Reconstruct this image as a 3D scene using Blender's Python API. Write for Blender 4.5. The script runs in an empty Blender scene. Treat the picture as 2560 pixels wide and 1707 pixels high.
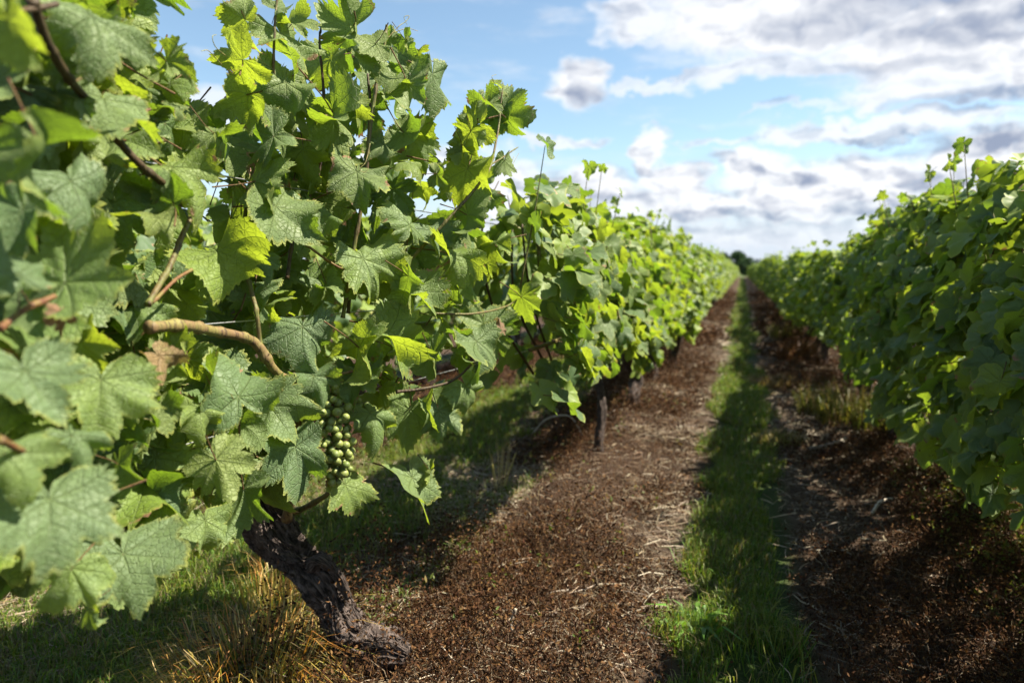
import bpy, math, random
import numpy as np
from mathutils import Matrix, Vector

random.seed(7)
rng = np.random.default_rng(11)
scene = bpy.context.scene
COL = scene.collection

# ------------------------------------------------------------------ camera
YAW, PITCH = math.radians(18.55), math.radians(5.9)
CAM = np.array([0.0, 0.0, 1.0])
cam_data = bpy.data.cameras.new("camera")
cam = bpy.data.objects.new("camera", cam_data)
COL.objects.link(cam)
cam.location = CAM
cam.rotation_euler = (math.pi / 2 - PITCH, 0, YAW)
cam_data.lens = 24.0
cam_data.sensor_width = 36.0
cam_data.clip_start = 0.02
cam_data.clip_end = 6000
cam_data.dof.use_dof = True
cam_data.dof.focus_distance = 1.42
cam_data.dof.aperture_fstop = 2.8
scene.camera = cam

# ------------------------------------------------------------------ sun and sky
SUN_AZ = math.radians(16)          # from +X (across the rows) towards +Y (along them)
SUN_EL = math.radians(53)
SUN = np.array([math.cos(SUN_AZ) * math.cos(SUN_EL), math.sin(SUN_AZ) * math.cos(SUN_EL), math.sin(SUN_EL)])
sun_data = bpy.data.lights.new("sun", 'SUN')
sun_data.energy = 5.0
sun_data.angle = math.radians(0.5)
sun_data.color = (1.0, 0.92, 0.76)
sun = bpy.data.objects.new("sun", sun_data)
COL.objects.link(sun)
sun.rotation_euler = Vector(-SUN).to_track_quat('-Z', 'Y').to_euler()
sun.location = (6, 3, 8)

scene.view_settings.view_transform = 'Standard'
scene.view_settings.look = 'None'
scene.view_settings.gamma = 1.0
scene.view_settings.exposure = 1.72
scene.view_settings.use_curve_mapping = False
scene.render.engine = 'CYCLES'
scene.cycles.use_denoising = True
scene.cycles.max_bounces = 5
scene.cycles.diffuse_bounces = 3
scene.cycles.glossy_bounces = 2
scene.cycles.transmission_bounces = 4
scene.cycles.adaptive_threshold = 0.012
scene.cycles.sample_clamp_indirect = 6.0


class NT:
    """small helper that writes node expressions"""
    def __init__(self, tree):
        self.t = tree
        self.n = tree.nodes
        self.l = tree.links

    def node(self, kind, **kw):
        nd = self.n.new(kind)
        for k, v in kw.items():
            setattr(nd, k, v)
        return nd

    def put(self, sock, v):
        if hasattr(v, 'is_output'):
            self.l.new(v, sock)
        elif isinstance(v, (tuple, list)):
            v = tuple(v)
            if len(sock.default_value) == 4 and len(v) == 3:
                v = v + (1.0,)
            sock.default_value = v
        else:
            sock.default_value = v

    def m(self, op, a, b=None, c=None, clamp=False):
        nd = self.node('ShaderNodeMath', operation=op, use_clamp=clamp)
        for i, v in enumerate((a, b, c)):
            if v is not None:
                self.put(nd.inputs[i], v)
        return nd.outputs[0]

    def v(self, op, a, b=None, scale=None):
        nd = self.node('ShaderNodeVectorMath', operation=op)
        self.put(nd.inputs[0], a)
        if b is not None:
            self.put(nd.inputs[1], b)
        if scale is not None:
            self.put(nd.inputs[3], scale)
        return nd.outputs['Value'] if op in ('DOT_PRODUCT', 'LENGTH') else nd.outputs[0]

    def ramp(self, x, a, b, c=0.0, d=1.0, smooth=True):
        nd = self.node('ShaderNodeMapRange', interpolation_type='SMOOTHSTEP' if smooth else 'LINEAR')
        self.put(nd.inputs[0], x)
        for i, v in enumerate((a, b, c, d)):
            self.put(nd.inputs[1 + i], v)
        return nd.outputs[0]

    def mix(self, f, a, b, blend='MIX'):
        nd = self.node('ShaderNodeMix', data_type='RGBA', blend_type=blend)
        self.put(nd.inputs[0], f)
        self.put(nd.inputs[6], a)
        self.put(nd.inputs[7], b)
        return nd.outputs[2]

    def noise(self, vec, scale=1.0, detail=4.0, rough=0.55, color=False):
        nd = self.node('ShaderNodeTexNoise')
        if vec is not None:
            self.put(nd.inputs['Vector'], vec)
        self.put(nd.inputs['Scale'], scale)
        self.put(nd.inputs['Detail'], detail)
        self.put(nd.inputs['Roughness'], rough)
        return nd.outputs['Color' if color else 'Fac']

    def xyz(self, x, y, z=0.0):
        nd = self.node('ShaderNodeCombineXYZ')
        for i, v in enumerate((x, y, z)):
            self.put(nd.inputs[i], v)
        return nd.outputs[0]

    def sep(self, v):
        nd = self.node('ShaderNodeSeparateXYZ')
        self.put(nd.inputs[0], v)
        return nd.outputs


world = bpy.data.worlds.new("World")
scene.world = world
world.use_nodes = True
world.node_tree.nodes.clear()
w = NT(world.node_tree)
sky = w.node('ShaderNodeTexSky')
sky.sky_type = 'NISHITA'
sky.sun_disc = False
sky.sun_elevation = SUN_EL
sky.sun_rotation = math.atan2(SUN[0], SUN[1])
sky.air_density = 1.0
sky.dust_density = 0.6
sky.ozone_density = 2.0
tc = w.node('ShaderNodeTexCoord')
D = w.v('NORMALIZE', tc.outputs['Generated'])
dx, dy, dz = w.sep(D)
DEG = 180 / math.pi
az = w.m('MULTIPLY', w.m('ARCTAN2', dx, dy), DEG)      # degrees right of the row direction
el = w.m('MULTIPLY', w.m('ARCSINE', dz), DEG)
P0 = w.xyz(az, el, 0.0)
# billow: two octaves of warping of the sky coordinates
w1 = w.noise(w.v('MULTIPLY', P0, (0.16, 0.28, 0)), 1.0, 2.0, 0.5, True)
w2 = w.noise(w.v('MULTIPLY', P0, (0.55, 0.85, 0)), 1.0, 5.0, 0.62, True)
warp = w.v('ADD', w.v('MULTIPLY', w.v('SUBTRACT', w1, (.5, .5, .5)), (9.0, 3.6, 0)),
           w.v('MULTIPLY', w.v('SUBTRACT', w2, (.5, .5, .5)), (3.4, 2.3, 0)))
P = w.v('ADD', P0, warp)
P3 = w.v('ADD', P0, w.v('SCALE', warp, scale=0.55))


def blobs(lst, pos, lo=1.0, hi=0.22):
    acc = None
    for (a, e, ra, re, wt) in lst:
        q = w.v('MULTIPLY', w.v('SUBTRACT', pos, (a, e, 0)), (1 / ra, 1 / re, 0))
        g = w.ramp(w.v('DOT_PRODUCT', q, q), lo, hi, 0.0, wt)
        acc = g if acc is None else w.m('MAXIMUM', acc, g)
    return acc


WHITE = [(2, 18.5, 13, 4.0, 1), (13, 16, 10, 4.2, 1), (-4, 21.5, 8, 2.2, 1), (-9, 19.3, 4.5, 2.0, .9),
         (3, 14.8, 11, 1.3, .85), (-13.2, 14.7, 3.5, 2.3, 1), (-6.0, 14.6, 6, .7, .7), (14, 12.6, 9, 1.4, .9),
         (9, 10.4, 11, 1.2, .85), (-15, 10.7, 5.5, .6, .75), (-7.0, 9.6, 1.7, 2.2, 1), (-6, 6.9, 3.2, 2.4, 1), (0.0, 8.0, 3.2, 2.0, 1),
         (3.5, 6.2, 5.4, 2.8, 1), (-13, 6.6, 6.5, 2.4, 1), (9, 6.4, 6.5, 2.9, 1), (16, 7.4, 7, 3.2, 1), (-20, 7.5, 6, 2.6, .95), (-5, 5.2, 9, 1.8, .95),
         (-29, 9.0, 8, 2.2, .9), (-40, 12.0, 9, 2.0, .7), (-52, 9, 12, 3, .9), (-10, 4.6, 17, 1.5, .85), (8, 4.4, 14, 1.5, .85), (-2, 2.8, 26, .9, .6), (4, 12.0, 6, .45, .5), (-2, 10.2, 4, .5, .6), (18, 14, 6, 3, 1), (-17, 4.8, 9, 2.2, .9)]
GREY = [(14, 19.6, 12, 3.0, 1.0), (5.5, 17.6, 8, 1.5, .6), (15, 16.0, 9, 1.4, .7), (-12.6, 13.9, 2.6, 1.3, .8), (0, 20.5, 6, .9, .4),
        (1.8, 12.7, 1.9, .65, 1.0), (16, 11.5, 7, 1.1, .9), (10, 9.0, 6, 1.3, .85), (17, 8.8, 6, 1.3, .85), (-8.8, 8.2, 1.7, 1.3, .6),
        (-3, 8.4, 1.9, .9, .65), (-11, 5.6, 5.5, .9, .6), (-1, 4.3, 9, 1.0, .65), (10, 4.3, 10, .9, .65), (2.0, 3.2, 16, .7, .5), (-14, 4.0, 9, .9, .6),
        (4, 7.0, 2.2, .8, .6), (13, 6.2, 4, .8, .6), (-16, 7.0, 4, .7, .5), (8, 14.4, 9, .7, .5), (-22, 6, 5, .9, .6)]
cover = blobs(WHITE, P)
grey = blobs(GREY, P3, 1.05, 0.0)
# the rest of the sky: broken cloud out of view, thinned to lower the fill light, away from the part laid out above
gen = w.noise(w.v('MULTIPLY', P, (0.075, 0.15, 0)), 1.0, 3.0, 0.5)
away = w.m('MAXIMUM', w.ramp(w.m('ABSOLUTE', w.m('ADD', az, 15)), 44, 60), w.ramp(el, 24, 30))
cover = w.m('MAXIMUM', cover, w.m('MULTIPLY', w.ramp(gen, .60, .72), away))
wisp = w.noise(w.v('MULTIPLY', P0, (0.10, 0.42, 0)), 1.0, 6.0, 0.6)
cover = w.m('MAXIMUM', cover, w.ramp(wisp, .48, .80, 0.0, .55))
texture = w.noise(w.v('MULTIPLY', P, (0.7, 1.0, 0)), 1.0, 6.0, 0.6)
cover = w.m('MULTIPLY', cover, w.ramp(texture, .15, .45, .72, 1.0))
# relief: billows are brighter on the side that faces the sun (up and to the right)
Q = w.v('MULTIPLY', P3, (0.42, 0.72, 0))
n_here = w.noise(Q, 1.0, 3.0, 0.5)
n_sun = w.noise(w.v('ADD', Q, (0.24, 0.30, 0)), 1.0, 3.0, 0.5)
relief = w.m('MULTIPLY', w.m('SUBTRACT', n_sun, n_here), w.ramp(el, 9, 13, 2.6, 1.2))
streak = w.noise(w.v('MULTIPLY', P3, (0.13, 0.62, 0)), 1.0, 4.0, 0.6)
shade = w.m('ADD', w.m('MAXIMUM', grey, w.ramp(streak, .46, .70, 0.0, .5)), relief, clamp=True)
CLOUD = 5.6
cl = w.mix(shade, (CLOUD * 1.13, CLOUD * 1.15, CLOUD * 1.19), (CLOUD * .38, CLOUD * .45, CLOUD * .61))
skyblue = w.mix(1.0, sky.outputs[0], (1.32, 1.34, 1.22), 'MULTIPLY')
skyblue = w.mix(w.ramp(el, 1.0, 11.0, .85, 0.0), skyblue, (CLOUD * .73, CLOUD * .86, CLOUD * 1.06))     # pale air towards the horizon
col = w.mix(cover, skyblue, cl)
col = w.mix(w.ramp(el, 0.0, 4.0, .8, 0.0), col, (CLOUD * .86, CLOUD * .93, CLOUD * 1.05))
bg = w.node('ShaderNodeBackground')
w.put(bg.inputs[0], col)
bg.inputs[1].default_value = 0.050
world.cycles.sampling_method = 'NONE'
wo = w.node('ShaderNodeOutputWorld')
w.l.new(bg.outputs[0], wo.inputs[0])

# ------------------------------------------------------------------ helpers
FPX = 1706.67       # focal length in pixels of the 2560-wide photograph
FW = np.array([-math.sin(YAW) * math.cos(PITCH), math.cos(YAW) * math.cos(PITCH), -math.sin(PITCH)])
RT = np.array([math.cos(YAW), math.sin(YAW), 0.0])
UP = np.cross(RT, FW)


def ray(px, py):
    return FW + RT * (px - 1280) / FPX + UP * (853.5 - py) / FPX


def at_depth(px, py, d):
    return CAM + ray(px, py) * d


def at_x(px, py, X):
    r = ray(px, py)
    return CAM + r * (X / r[0])


def unit(a):
    a = np.asarray(a, float)
    return a / (np.linalg.norm(a, axis=-1, keepdims=True) + 1e-12)


def mesh_from(name, verts, faces, mats=(), uvs=None, attrs=None, mat_idx=None, smooth=True):
    """faces: list of (n,k) integer arrays; fast mesh building"""
    verts = np.asarray(verts, np.float32).reshape(-1, 3)
    if isinstance(faces, np.ndarray):
        faces = [faces]
    faces = [np.asarray(f, np.int32) for f in faces if len(f)]
    loops = np.concatenate([f.ravel() for f in faces])
    tot = np.concatenate([np.full(len(f), f.shape[1], np.int32) for f in faces])
    start = np.concatenate([[0], np.cumsum(tot)[:-1]]).astype(np.int32)
    me = bpy.data.meshes.new(name)
    me.vertices.add(len(verts))
    me.vertices.foreach_set('co', verts.ravel())
    me.loops.add(len(loops))
    me.loops.foreach_set('vertex_index', loops)
    me.polygons.add(len(tot))
    me.polygons.foreach_set('loop_start', start)
    me.polygons.foreach_set('loop_total', tot)
    if smooth:
        me.polygons.foreach_set('use_smooth', np.ones(len(tot), bool))
    for m in mats:
        me.materials.append(m)
    if mat_idx is not None:
        me.polygons.foreach_set('material_index', np.asarray(mat_idx, np.int32))
    if uvs:
        for k, arr in uvs.items():
            lay = me.uv_layers.new(name=k)
            lay.data.foreach_set('uv', np.asarray(arr, np.float32)[loops].ravel())
    if attrs:
        for k, arr in attrs.items():
            arr = np.asarray(arr, np.float32)
            if arr.ndim == 1:
                a = me.attributes.new(k, 'FLOAT', 'POINT')
                a.data.foreach_set('value', arr)
            else:
                a = me.attributes.new(k, 'FLOAT_COLOR', 'POINT')
                rgba = np.ones((len(arr), 4), np.float32)
                rgba[:, :3] = arr
                a.data.foreach_set('color', rgba.ravel())
    me.update()
    me.validate()
    return me


def link(name, data=None, parent=None, **props):
    o = bpy.data.objects.new(name, data)
    COL.objects.link(o)
    o.color = (0, 0, 0, 1)
    if parent is not None:
        o.parent = parent
    for k, v in props.items():
        o[k] = v
    return o


def thing(name, label, cat, loc, group=None):
    o = link(name, None, None, label=label, category=cat)
    o.location = loc
    o.empty_display_size = 0.1
    if group:
        o['group'] = group
    return o


def catmull(pts, n):
    """pts (k,d) -> n samples of a Catmull-Rom curve"""
    p = np.asarray(pts, float)
    p = np.vstack([2 * p[0] - p[1], p, 2 * p[-1] - p[-2]])
    k = len(p) - 3
    t = np.linspace(0, k - 1e-9, n)
    i = t.astype(int)
    f = (t - i)[:, None]
    a, b, c, d = p[i], p[i + 1], p[i + 2], p[i + 3]
    return .5 * ((2 * b) + (c - a) * f + (2 * a - 5 * b + 4 * c - d) * f ** 2 + (3 * b - a - 3 * c + d) * f ** 3)


def tube(pts, radii, sides=7, n=None, cap=True):
    """verts, quads (and end fans as quads) of a tube"""
    pts = np.asarray(pts, float)
    radii = np.asarray(radii, float)
    if n is None:
        n = max(len(pts) * 3, 6)
    c = catmull(np.column_stack([pts, radii]), n) if len(pts) > 2 else np.column_stack(
        [pts[0] + (pts[1] - pts[0]) * np.linspace(0, 1, n)[:, None], np.interp(np.linspace(0, 1, n), [0, 1], radii)])
    p, r = c[:, :3], np.maximum(c[:, 3], 1e-5)
    tg = unit(np.gradient(p, axis=0))
    ref = np.array([0.31, 0.2, 0.93]) if abs(tg[:, 2]).mean() < .8 else np.array([.95, .3, .1])
    s = unit(np.cross(tg, ref))
    b = np.cross(tg, s)
    th = np.linspace(0, 2 * math.pi, sides, endpoint=False)
    ring = s[:, None, :] * np.cos(th)[None, :, None] + b[:, None, :] * np.sin(th)[None, :, None]
    v = (p[:, None, :] + ring * r[:, None, None]).reshape(-1, 3)
    i = np.arange(n - 1)[:, None] * sides
    j = np.arange(sides)[None, :]
    j2 = (j + 1) % sides
    f = np.stack([i + j, i + j2, i + sides + j2, i + sides + j], -1).reshape(-1, 4)
    if cap:
        v = np.vstack([v, p[0], p[-1]])
        k = len(v) - 2
        jj = np.arange(sides)
        jn = (jj + 1) % sides
        c0 = np.stack([jn, jj, np.full(sides, k)], -1)
        c1 = np.stack([(n - 1) * sides + jj, (n - 1) * sides + jn, np.full(sides, k + 1)], -1)
        return v, [f, np.vstack([c0, c1])]
    return v, [f]


def merge(parts):
    """list of (verts, [faces]) -> one"""
    vs, quads, tris, off = [], [], [], 0
    for v, fs in parts:
        vs.append(v)
        for f in fs:
            (quads if f.shape[1] == 4 else tris).append(f + off)
        off += len(v)
    out = []
    if quads:
        out.append(np.vstack(quads))
    if tris:
        out.append(np.vstack(tris))
    return np.vstack(vs), out


# smooth value noise for placing things and shaping the ground (numpy only)
_perm = np.random.default_rng(3).random((64, 64))


def vnoise(x, y, s=1.0):
    x = np.asarray(x, float) * s + 100.3
    y = np.asarray(y, float) * s + 57.7
    xi, yi = np.floor(x).astype(int), np.floor(y).astype(int)
    fx, fy = x - xi, y - yi
    fx, fy = fx * fx * (3 - 2 * fx), fy * fy * (3 - 2 * fy)
    g = lambda a, b: _perm[a % 64, b % 64]
    return (g(xi, yi) * (1 - fx) + g(xi + 1, yi) * fx) * (1 - fy) + (g(xi, yi + 1) * (1 - fx) + g(xi + 1, yi + 1) * fx) * fy


LEFT_X, RIGHT_X, SPACING = -0.72, 0.86, 1.62
ROWS = [LEFT_X - 2 * SPACING, LEFT_X - SPACING, LEFT_X, RIGHT_X, RIGHT_X + SPACING]


def gz(x, y):
    """height of the ground: low banks under the rows, small lumps"""
    x, y = np.asarray(x, float), np.asarray(y, float)
    z = np.zeros(np.broadcast(x, y).shape)
    for r in ROWS:
        z = z + .055 * np.exp(-((x - r) / .30) ** 2)
    near = np.exp(-(np.hypot(x, y) / 60) ** 2)
    z = z + near * (.035 * (vnoise(x, y, 1.7) - .5) + .022 * (vnoise(x, y, 6) - .5) + .010 * (vnoise(x, y, 17) - .5))
    return z


# ------------------------------------------------------------------ materials
def material(name):
    m = bpy.data.materials.new(name)
    m.use_nodes = True
    m.node_tree.nodes.clear()
    t = NT(m.node_tree)
    out = t.node('ShaderNodeOutputMaterial')
    return m, t, out


def principled(t, color, rough=.6, spec=.4, normal=None):
    b = t.node('ShaderNodeBsdfPrincipled')
    t.put(b.inputs['Base Color'], color)
    t.put(b.inputs['Roughness'], rough)
    t.put(b.inputs['Specular IOR Level'], spec)
    if normal is not None:
        t.put(b.inputs['Normal'], normal)
    return b


def bump(t, h, strength=.5, dist=.01):
    b = t.node('ShaderNodeBump')
    t.put(b.inputs['Strength'], strength)
    t.put(b.inputs['Distance'], dist)
    t.put(b.inputs['Height'], h)
    return b.outputs[0]


def leaf_material(name, detail):
    m, t, out = material(name)
    uv1 = t.node('ShaderNodeUVMap', uv_map='flat').outputs[0]
    uv2 = t.node('ShaderNodeUVMap', uv_map='vein').outputs[0]
    u, v, _ = t.sep(uv2)
    info = t.node('ShaderNodeObjectInfo')
    tint = t.node('ShaderNodeAttribute', attribute_name='tint').outputs['Fac']
    rad = t.node('ShaderNodeAttribute', attribute_name='rad').outputs['Fac']
    rnd = t.m('FRACT', t.m('ADD', t.m('ADD', info.outputs['Random'], tint), 0.0))
    oc = t.sep(info.outputs['Color'])      # R: yellow shift, largely painted backlight glow, G: dryness of this leaf (both 0 by default)
    jitter = t.xyz(t.m('MULTIPLY', rnd, 37.0), t.m('MULTIPLY', rnd, 91.0), 0.0)
    q = t.v('ADD', uv1, jitter)
    # veins
    wmain = t.ramp(u, 0.0, .6, .013, .003, False)
    main = t.ramp(v, 0.0, wmain, 1.0, 0.0)
    s = t.m('FRACT', t.m('MULTIPLY', t.m('SUBTRACT', u, t.m('MULTIPLY', v, .72)), 9.0))
    s = t.m('ABSOLUTE', t.m('SUBTRACT', s, .5))
    sec = t.m('MULTIPLY', t.ramp(s, .5, .42, 1.0, 0.0), t.ramp(v, .22, .02, .25, 1.0))
    if detail:
        vor = t.node('ShaderNodeTexVoronoi', feature='DISTANCE_TO_EDGE')
        t.put(vor.inputs['Vector'], q)
        vor.inputs['Scale'].default_value = 19
        net = t.ramp(vor.outputs['Distance'], 0.0, .10, 1.0, 0.0)
    else:
        net = .2
    veins = t.m('MAXIMUM', main, t.m('MULTIPLY', sec, .6))
    blotch = t.noise(q, 5.0, 3.0, .6)
    fine = t.noise(q, 60.0, 2.0, .6) if detail else blotch
    # colours of the two faces
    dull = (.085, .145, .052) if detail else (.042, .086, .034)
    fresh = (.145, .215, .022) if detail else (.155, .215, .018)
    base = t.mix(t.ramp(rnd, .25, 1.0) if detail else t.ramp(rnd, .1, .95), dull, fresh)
    bloom_sheen = t.m('MULTIPLY', t.ramp(t.m('FRACT', t.m('MULTIPLY', rnd, 7.3)), .45, 1.0, 0, .6), t.ramp(blotch, .3, .65, .5, 1.0))
    bloom_sheen = t.m('MAXIMUM', bloom_sheen, t.m('MULTIPLY', oc[2], t.ramp(blotch, .25, .65, .6, 1.0)))  # blue channel: extra paleness painted as sheen on sun-facing leaves
    base = t.mix(bloom_sheen if detail else t.m('MULTIPLY', bloom_sheen, .5), base, (.190, .252, .132))
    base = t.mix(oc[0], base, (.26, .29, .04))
    base = t.mix(t.ramp(blotch, .35, .7, 0, .5), base, t.mix(1.0, base, (.66, .74, .80), 'MULTIPLY'))
    base = t.mix(t.ramp(fine, .45, .7, 0, .14), base, (.18, .235, .14))
    base = t.mix(t.m('MULTIPLY', net, .25), base, (.16, .21, .08))
    base = t.mix(t.m('MULTIPLY', veins, .34), base, (.21, .27, .10))
    margin = t.m('MULTIPLY', t.ramp(rad, .86, 1.0), t.ramp(blotch, .40, .62, .1, .8))
    base = t.mix(margin, base, (.30, .31, .06))
    # dry spots and dried leaves
    spot = t.m('MULTIPLY', t.ramp(t.noise(q, 3.1, 4.0, .55), .70, .74), t.ramp(rnd, .35, .36))
    dry = t.m('MAXIMUM', t.m('MULTIPLY', spot, .8), t.m('MULTIPLY', oc[1], t.ramp(t.noise(q, 2.6, 4.0, .6), .28, .5, .55, 1.0)))
    drycol = t.mix(blotch, (.20, .085, .045), (.42, .27, .16))
    crisp = t.m('MULTIPLY', t.ramp(rad, .80, .97), t.ramp(t.noise(q, 4.3, 3.0, .6), .56, .62))
    dry = t.m('MAXIMUM', dry, t.m('MULTIPLY', crisp, t.ramp(t.m('FRACT', t.m('MULTIPLY', rnd, 13.7)), .62, .66)))
    base = t.mix(dry, base, drycol)
    geo = t.node('ShaderNodeNewGeometry')
    under = t.mix(.55, base, (.15, .21, .075))
    face = t.mix(geo.outputs['Backfacing'], base, under)
    h = t.m('SUBTRACT', t.m('MULTIPLY', fine, .10), t.m('ADD', t.m('MULTIPLY', veins, .8), t.m('MULTIPLY', net, .30)))
    h = t.m('ADD', h, t.m('MULTIPLY', blotch, .5))
    nrm = bump(t, h, .72, .005) if detail else None
    rough = t.ramp(blotch, .3, .7, .50, .68)
    b = principled(t, face, rough, .42, nrm)
    trans = t.node('ShaderNodeBsdfTranslucent')
    tcol = t.mix(t.ramp(rnd, .1, 1.0), (.20, .33, .018), (.42, .52, .030))
    tcol = t.mix(t.m('MULTIPLY', t.m('MAXIMUM', t.m('MULTIPLY', veins, .7), t.m('MULTIPLY', net, .3)), .6), tcol, (.15, .24, .03))
    tcol = t.mix(dry, tcol, (.25, .12, .05))
    t.put(trans.inputs[0], tcol)
    if detail:
        t.put(trans.inputs['Normal'], nrm)
    mx = t.node('ShaderNodeMixShader')
    mx.inputs[0].default_value = .42 if detail else .30
    t.l.new(b.outputs[0], mx.inputs[1])
    t.l.new(trans.outputs[0], mx.inputs[2])
    t.l.new(mx.outputs[0], out.inputs[0])
    return m


def tinted_material(name, rough=.7, spec=.25, translucent=0.0, tmul=(1.2, 1.3, .6)):
    """colour from the per-piece 'tone' attribute of the scattered pieces"""
    m, t, out = material(name)
    c = t.node('ShaderNodeAttribute', attribute_name='tone').outputs['Color']
    b = principled(t, c, rough, spec)
    if translucent:
        tr = t.node('ShaderNodeBsdfTranslucent')
        t.put(tr.inputs[0], t.mix(1.0, c, tmul, 'MULTIPLY'))
        mx = t.node('ShaderNodeMixShader')
        mx.inputs[0].default_value = translucent
        t.l.new(b.outputs[0], mx.inputs[1])
        t.l.new(tr.outputs[0], mx.inputs[2])
        t.l.new(mx.outputs[0], out.inputs[0])
    else:
        t.l.new(b.outputs[0], out.inputs[0])
    return m


def bark_material():
    m, t, out = material('vine_bark')
    p = t.node('ShaderNodeUVMap', uv_map='bark').outputs[0]          # around, along
    fib = t.noise(t.v('MULTIPLY', p, (26, 34, 1)), 1.0, 6.0, .65)
    fib2 = t.noise(t.v('MULTIPLY', p, (60, 22, 1)), 1.0, 4.0, .6)
    big = t.noise(p, 9.0, 3.0, .5)
    h = t.m('ADD', t.m('MULTIPLY', fib, .7), t.m('MULTIPLY', fib2, .4))
    c = t.mix(t.ramp(h, .42, .70), (.010, .007, .006), (.125, .096, .085))
    c = t.mix(t.ramp(fib2, .60, .72, 0, .6), c, (.22, .18, .155))
    c = t.mix(t.ramp(big, .5, .8, 0, .4), c, (.055, .035, .025))
    b = principled(t, c, .85, .2, bump(t, h, 1.0, .012))
    t.l.new(b.outputs[0], out.inputs[0])
    return m


def cane_material(name, c1, c2, c3):
    m, t, out = material(name)
    g = t.node('ShaderNodeTexCoord').outputs['Object']
    n = t.noise(g, 34.0, 4.0, .6)
    n2 = t.noise(t.v('MULTIPLY', g, (180, 180, 14)), 1.0, 3.0, .6)
    c = t.mix(t.ramp(n, .35, .65), c1, c2)
    c = t.mix(t.ramp(n2, .48, .66, 0, .85), c, c3)
    b = principled(t, c, .6, .3, bump(t, t.m('ADD', n2, n), .8, .003))
    t.l.new(b.outputs[0], out.inputs[0])
    return m


def ground_material():
    m, t, out = material('ground_soil')
    pos = t.node('ShaderNodeTexCoord').outputs['Object']
    x, y, z = t.sep(pos)
    flat = t.xyz(x, y, 0)
    n1 = t.noise(flat, 1.3, 5.0, .6)
    n2 = t.noise(flat, 11.0, 5.0, .65)
    n3 = t.noise(flat, 90.0, 4.0, .7)
    xw = t.m('ADD', x, t.m('MULTIPLY', t.m('SUBTRACT', n1, .5), .22))
    lane = t.m('SUBTRACT', xw, (LEFT_X + RIGHT_X) / 2 - .03)
    fr = t.m('ABSOLUTE', t.m('SUBTRACT', t.m('FRACT', t.m('ADD', t.m('DIVIDE', lane, SPACING), .5)), .5))   # 0 in the lane's middle, .5 at a row
    soil = t.mix(n2, (.014, .008, .005), (.060, .034, .019))
    straw = t.mix(n3, (.040, .028, .020), (.115, .085, .058))
    c = t.mix(t.m('MULTIPLY', t.ramp(fr, .36, .16), t.ramp(n2, .40, .62, .15, .8)), soil, straw)
    grassc = t.mix(n3, (.014, .030, .006), (.040, .062, .012))
    c = t.mix(t.m('MULTIPLY', t.ramp(fr, .125, .075), t.ramp(n2, .25, .5, .55, 1.0)), c, grassc)
    field = t.m('MAXIMUM', t.ramp(y, 112, 125), t.m('MAXIMUM', t.ramp(t.m('ABSOLUTE', x), 14, 18), t.ramp(y, -10, -20)))
    c = t.mix(field, c, t.mix(n1, (.05, .085, .018), (.09, .11, .035)))
    c = t.mix(t.ramp(n3, .55, .75, 0, .5), c, (.075, .052, .034))
    h = t.m('ADD', t.m('MULTIPLY', n2, .6), t.m('MULTIPLY', n3, .5))
    b = principled(t, c, .9, .15, bump(t, h, .9, .03))
    t.l.new(b.outputs[0], out.inputs[0])
    return m


def grape_material():
    m, t, out = material('grape_skin')
    info = t.node('ShaderNodeObjectInfo')
    g = t.node('ShaderNodeTexCoord').outputs['Object']
    n = t.noise(t.v('ADD', g, t.xyz(info.outputs['Random'], 0, 0)), 160.0, 3.0, .6)
    c = t.mix(info.outputs['Random'], (.105, .140, .030), (.185, .205, .05))
    c = t.mix(t.ramp(n, .4, .7, 0, .45), c, (.15, .20, .07))
    b = principled(t, c, .52, .4)
    b.inputs['Subsurface Weight'].default_value = .5
    b.inputs['Subsurface Radius'].default_value = (.6, .8, .2)
    b.inputs['Subsurface Scale'].default_value = .006
    t.l.new(b.outputs[0], out.inputs[0])
    return m


def plain(name, c, rough=.5, metal=0.0):
    m, t, out = material(name)
    n = t.noise(t.node('ShaderNodeTexCoord').outputs['Object'], 25.0, 4.0, .6)
    b = principled(t, t.mix(n, tuple(k * .7 for k in c), c), rough, .4)
    b.inputs['Metallic'].default_value = metal
    t.l.new(b.outputs[0], out.inputs[0])
    return m


LEAF = leaf_material('vine_leaf', True)
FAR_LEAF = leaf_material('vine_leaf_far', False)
BARK = bark_material()
PETIOLE = cane_material('petiole', (.13, .055, .024), (.14, .11, .03), (.08, .028, .018))
GREEN_CANE = cane_material('green_cane', (.105, .12, .028), (.11, .08, .03), (.05, .025, .014))
WOODY_CANE = cane_material('woody_cane', (.17, .15, .045), (.15, .095, .045), (.05, .03, .02))
DARK_CANE = cane_material('brown_cane', (.055, .040, .016), (.05, .03, .013), (.02, .012, .008))
TENDRIL = cane_material('tendril', (.20, .20, .06), (.24, .19, .07), (.10, .08, .04))
GROUND = ground_material()
GRAPE = grape_material()
WIRE = plain('galvanised_wire', (.55, .55, .56), .35, .9)
GRASS = tinted_material('grass_blades', .5, .35, .35, (1.6, 1.7, .7))
STRAW = tinted_material('straw', .6, .35)
WEED = tinted_material('dead_weed', .8, .15, .15, (1.3, 1.0, .7))
TREE_LEAF = tinted_material('tree_leaf', .7, .2, .2)

# ------------------------------------------------------------------ ground
def axis(lo, hi, core_lo, core_hi, step, grow=1.22):
    a = list(np.arange(core_lo, core_hi + 1e-6, step))
    s = step
    while a[-1] < hi:
        s *= grow
        a.append(a[-1] + s)
    s = step
    while a[0] > lo:
        s *= grow
        a.insert(0, a[0] - s)
    return np.array(a)


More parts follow.
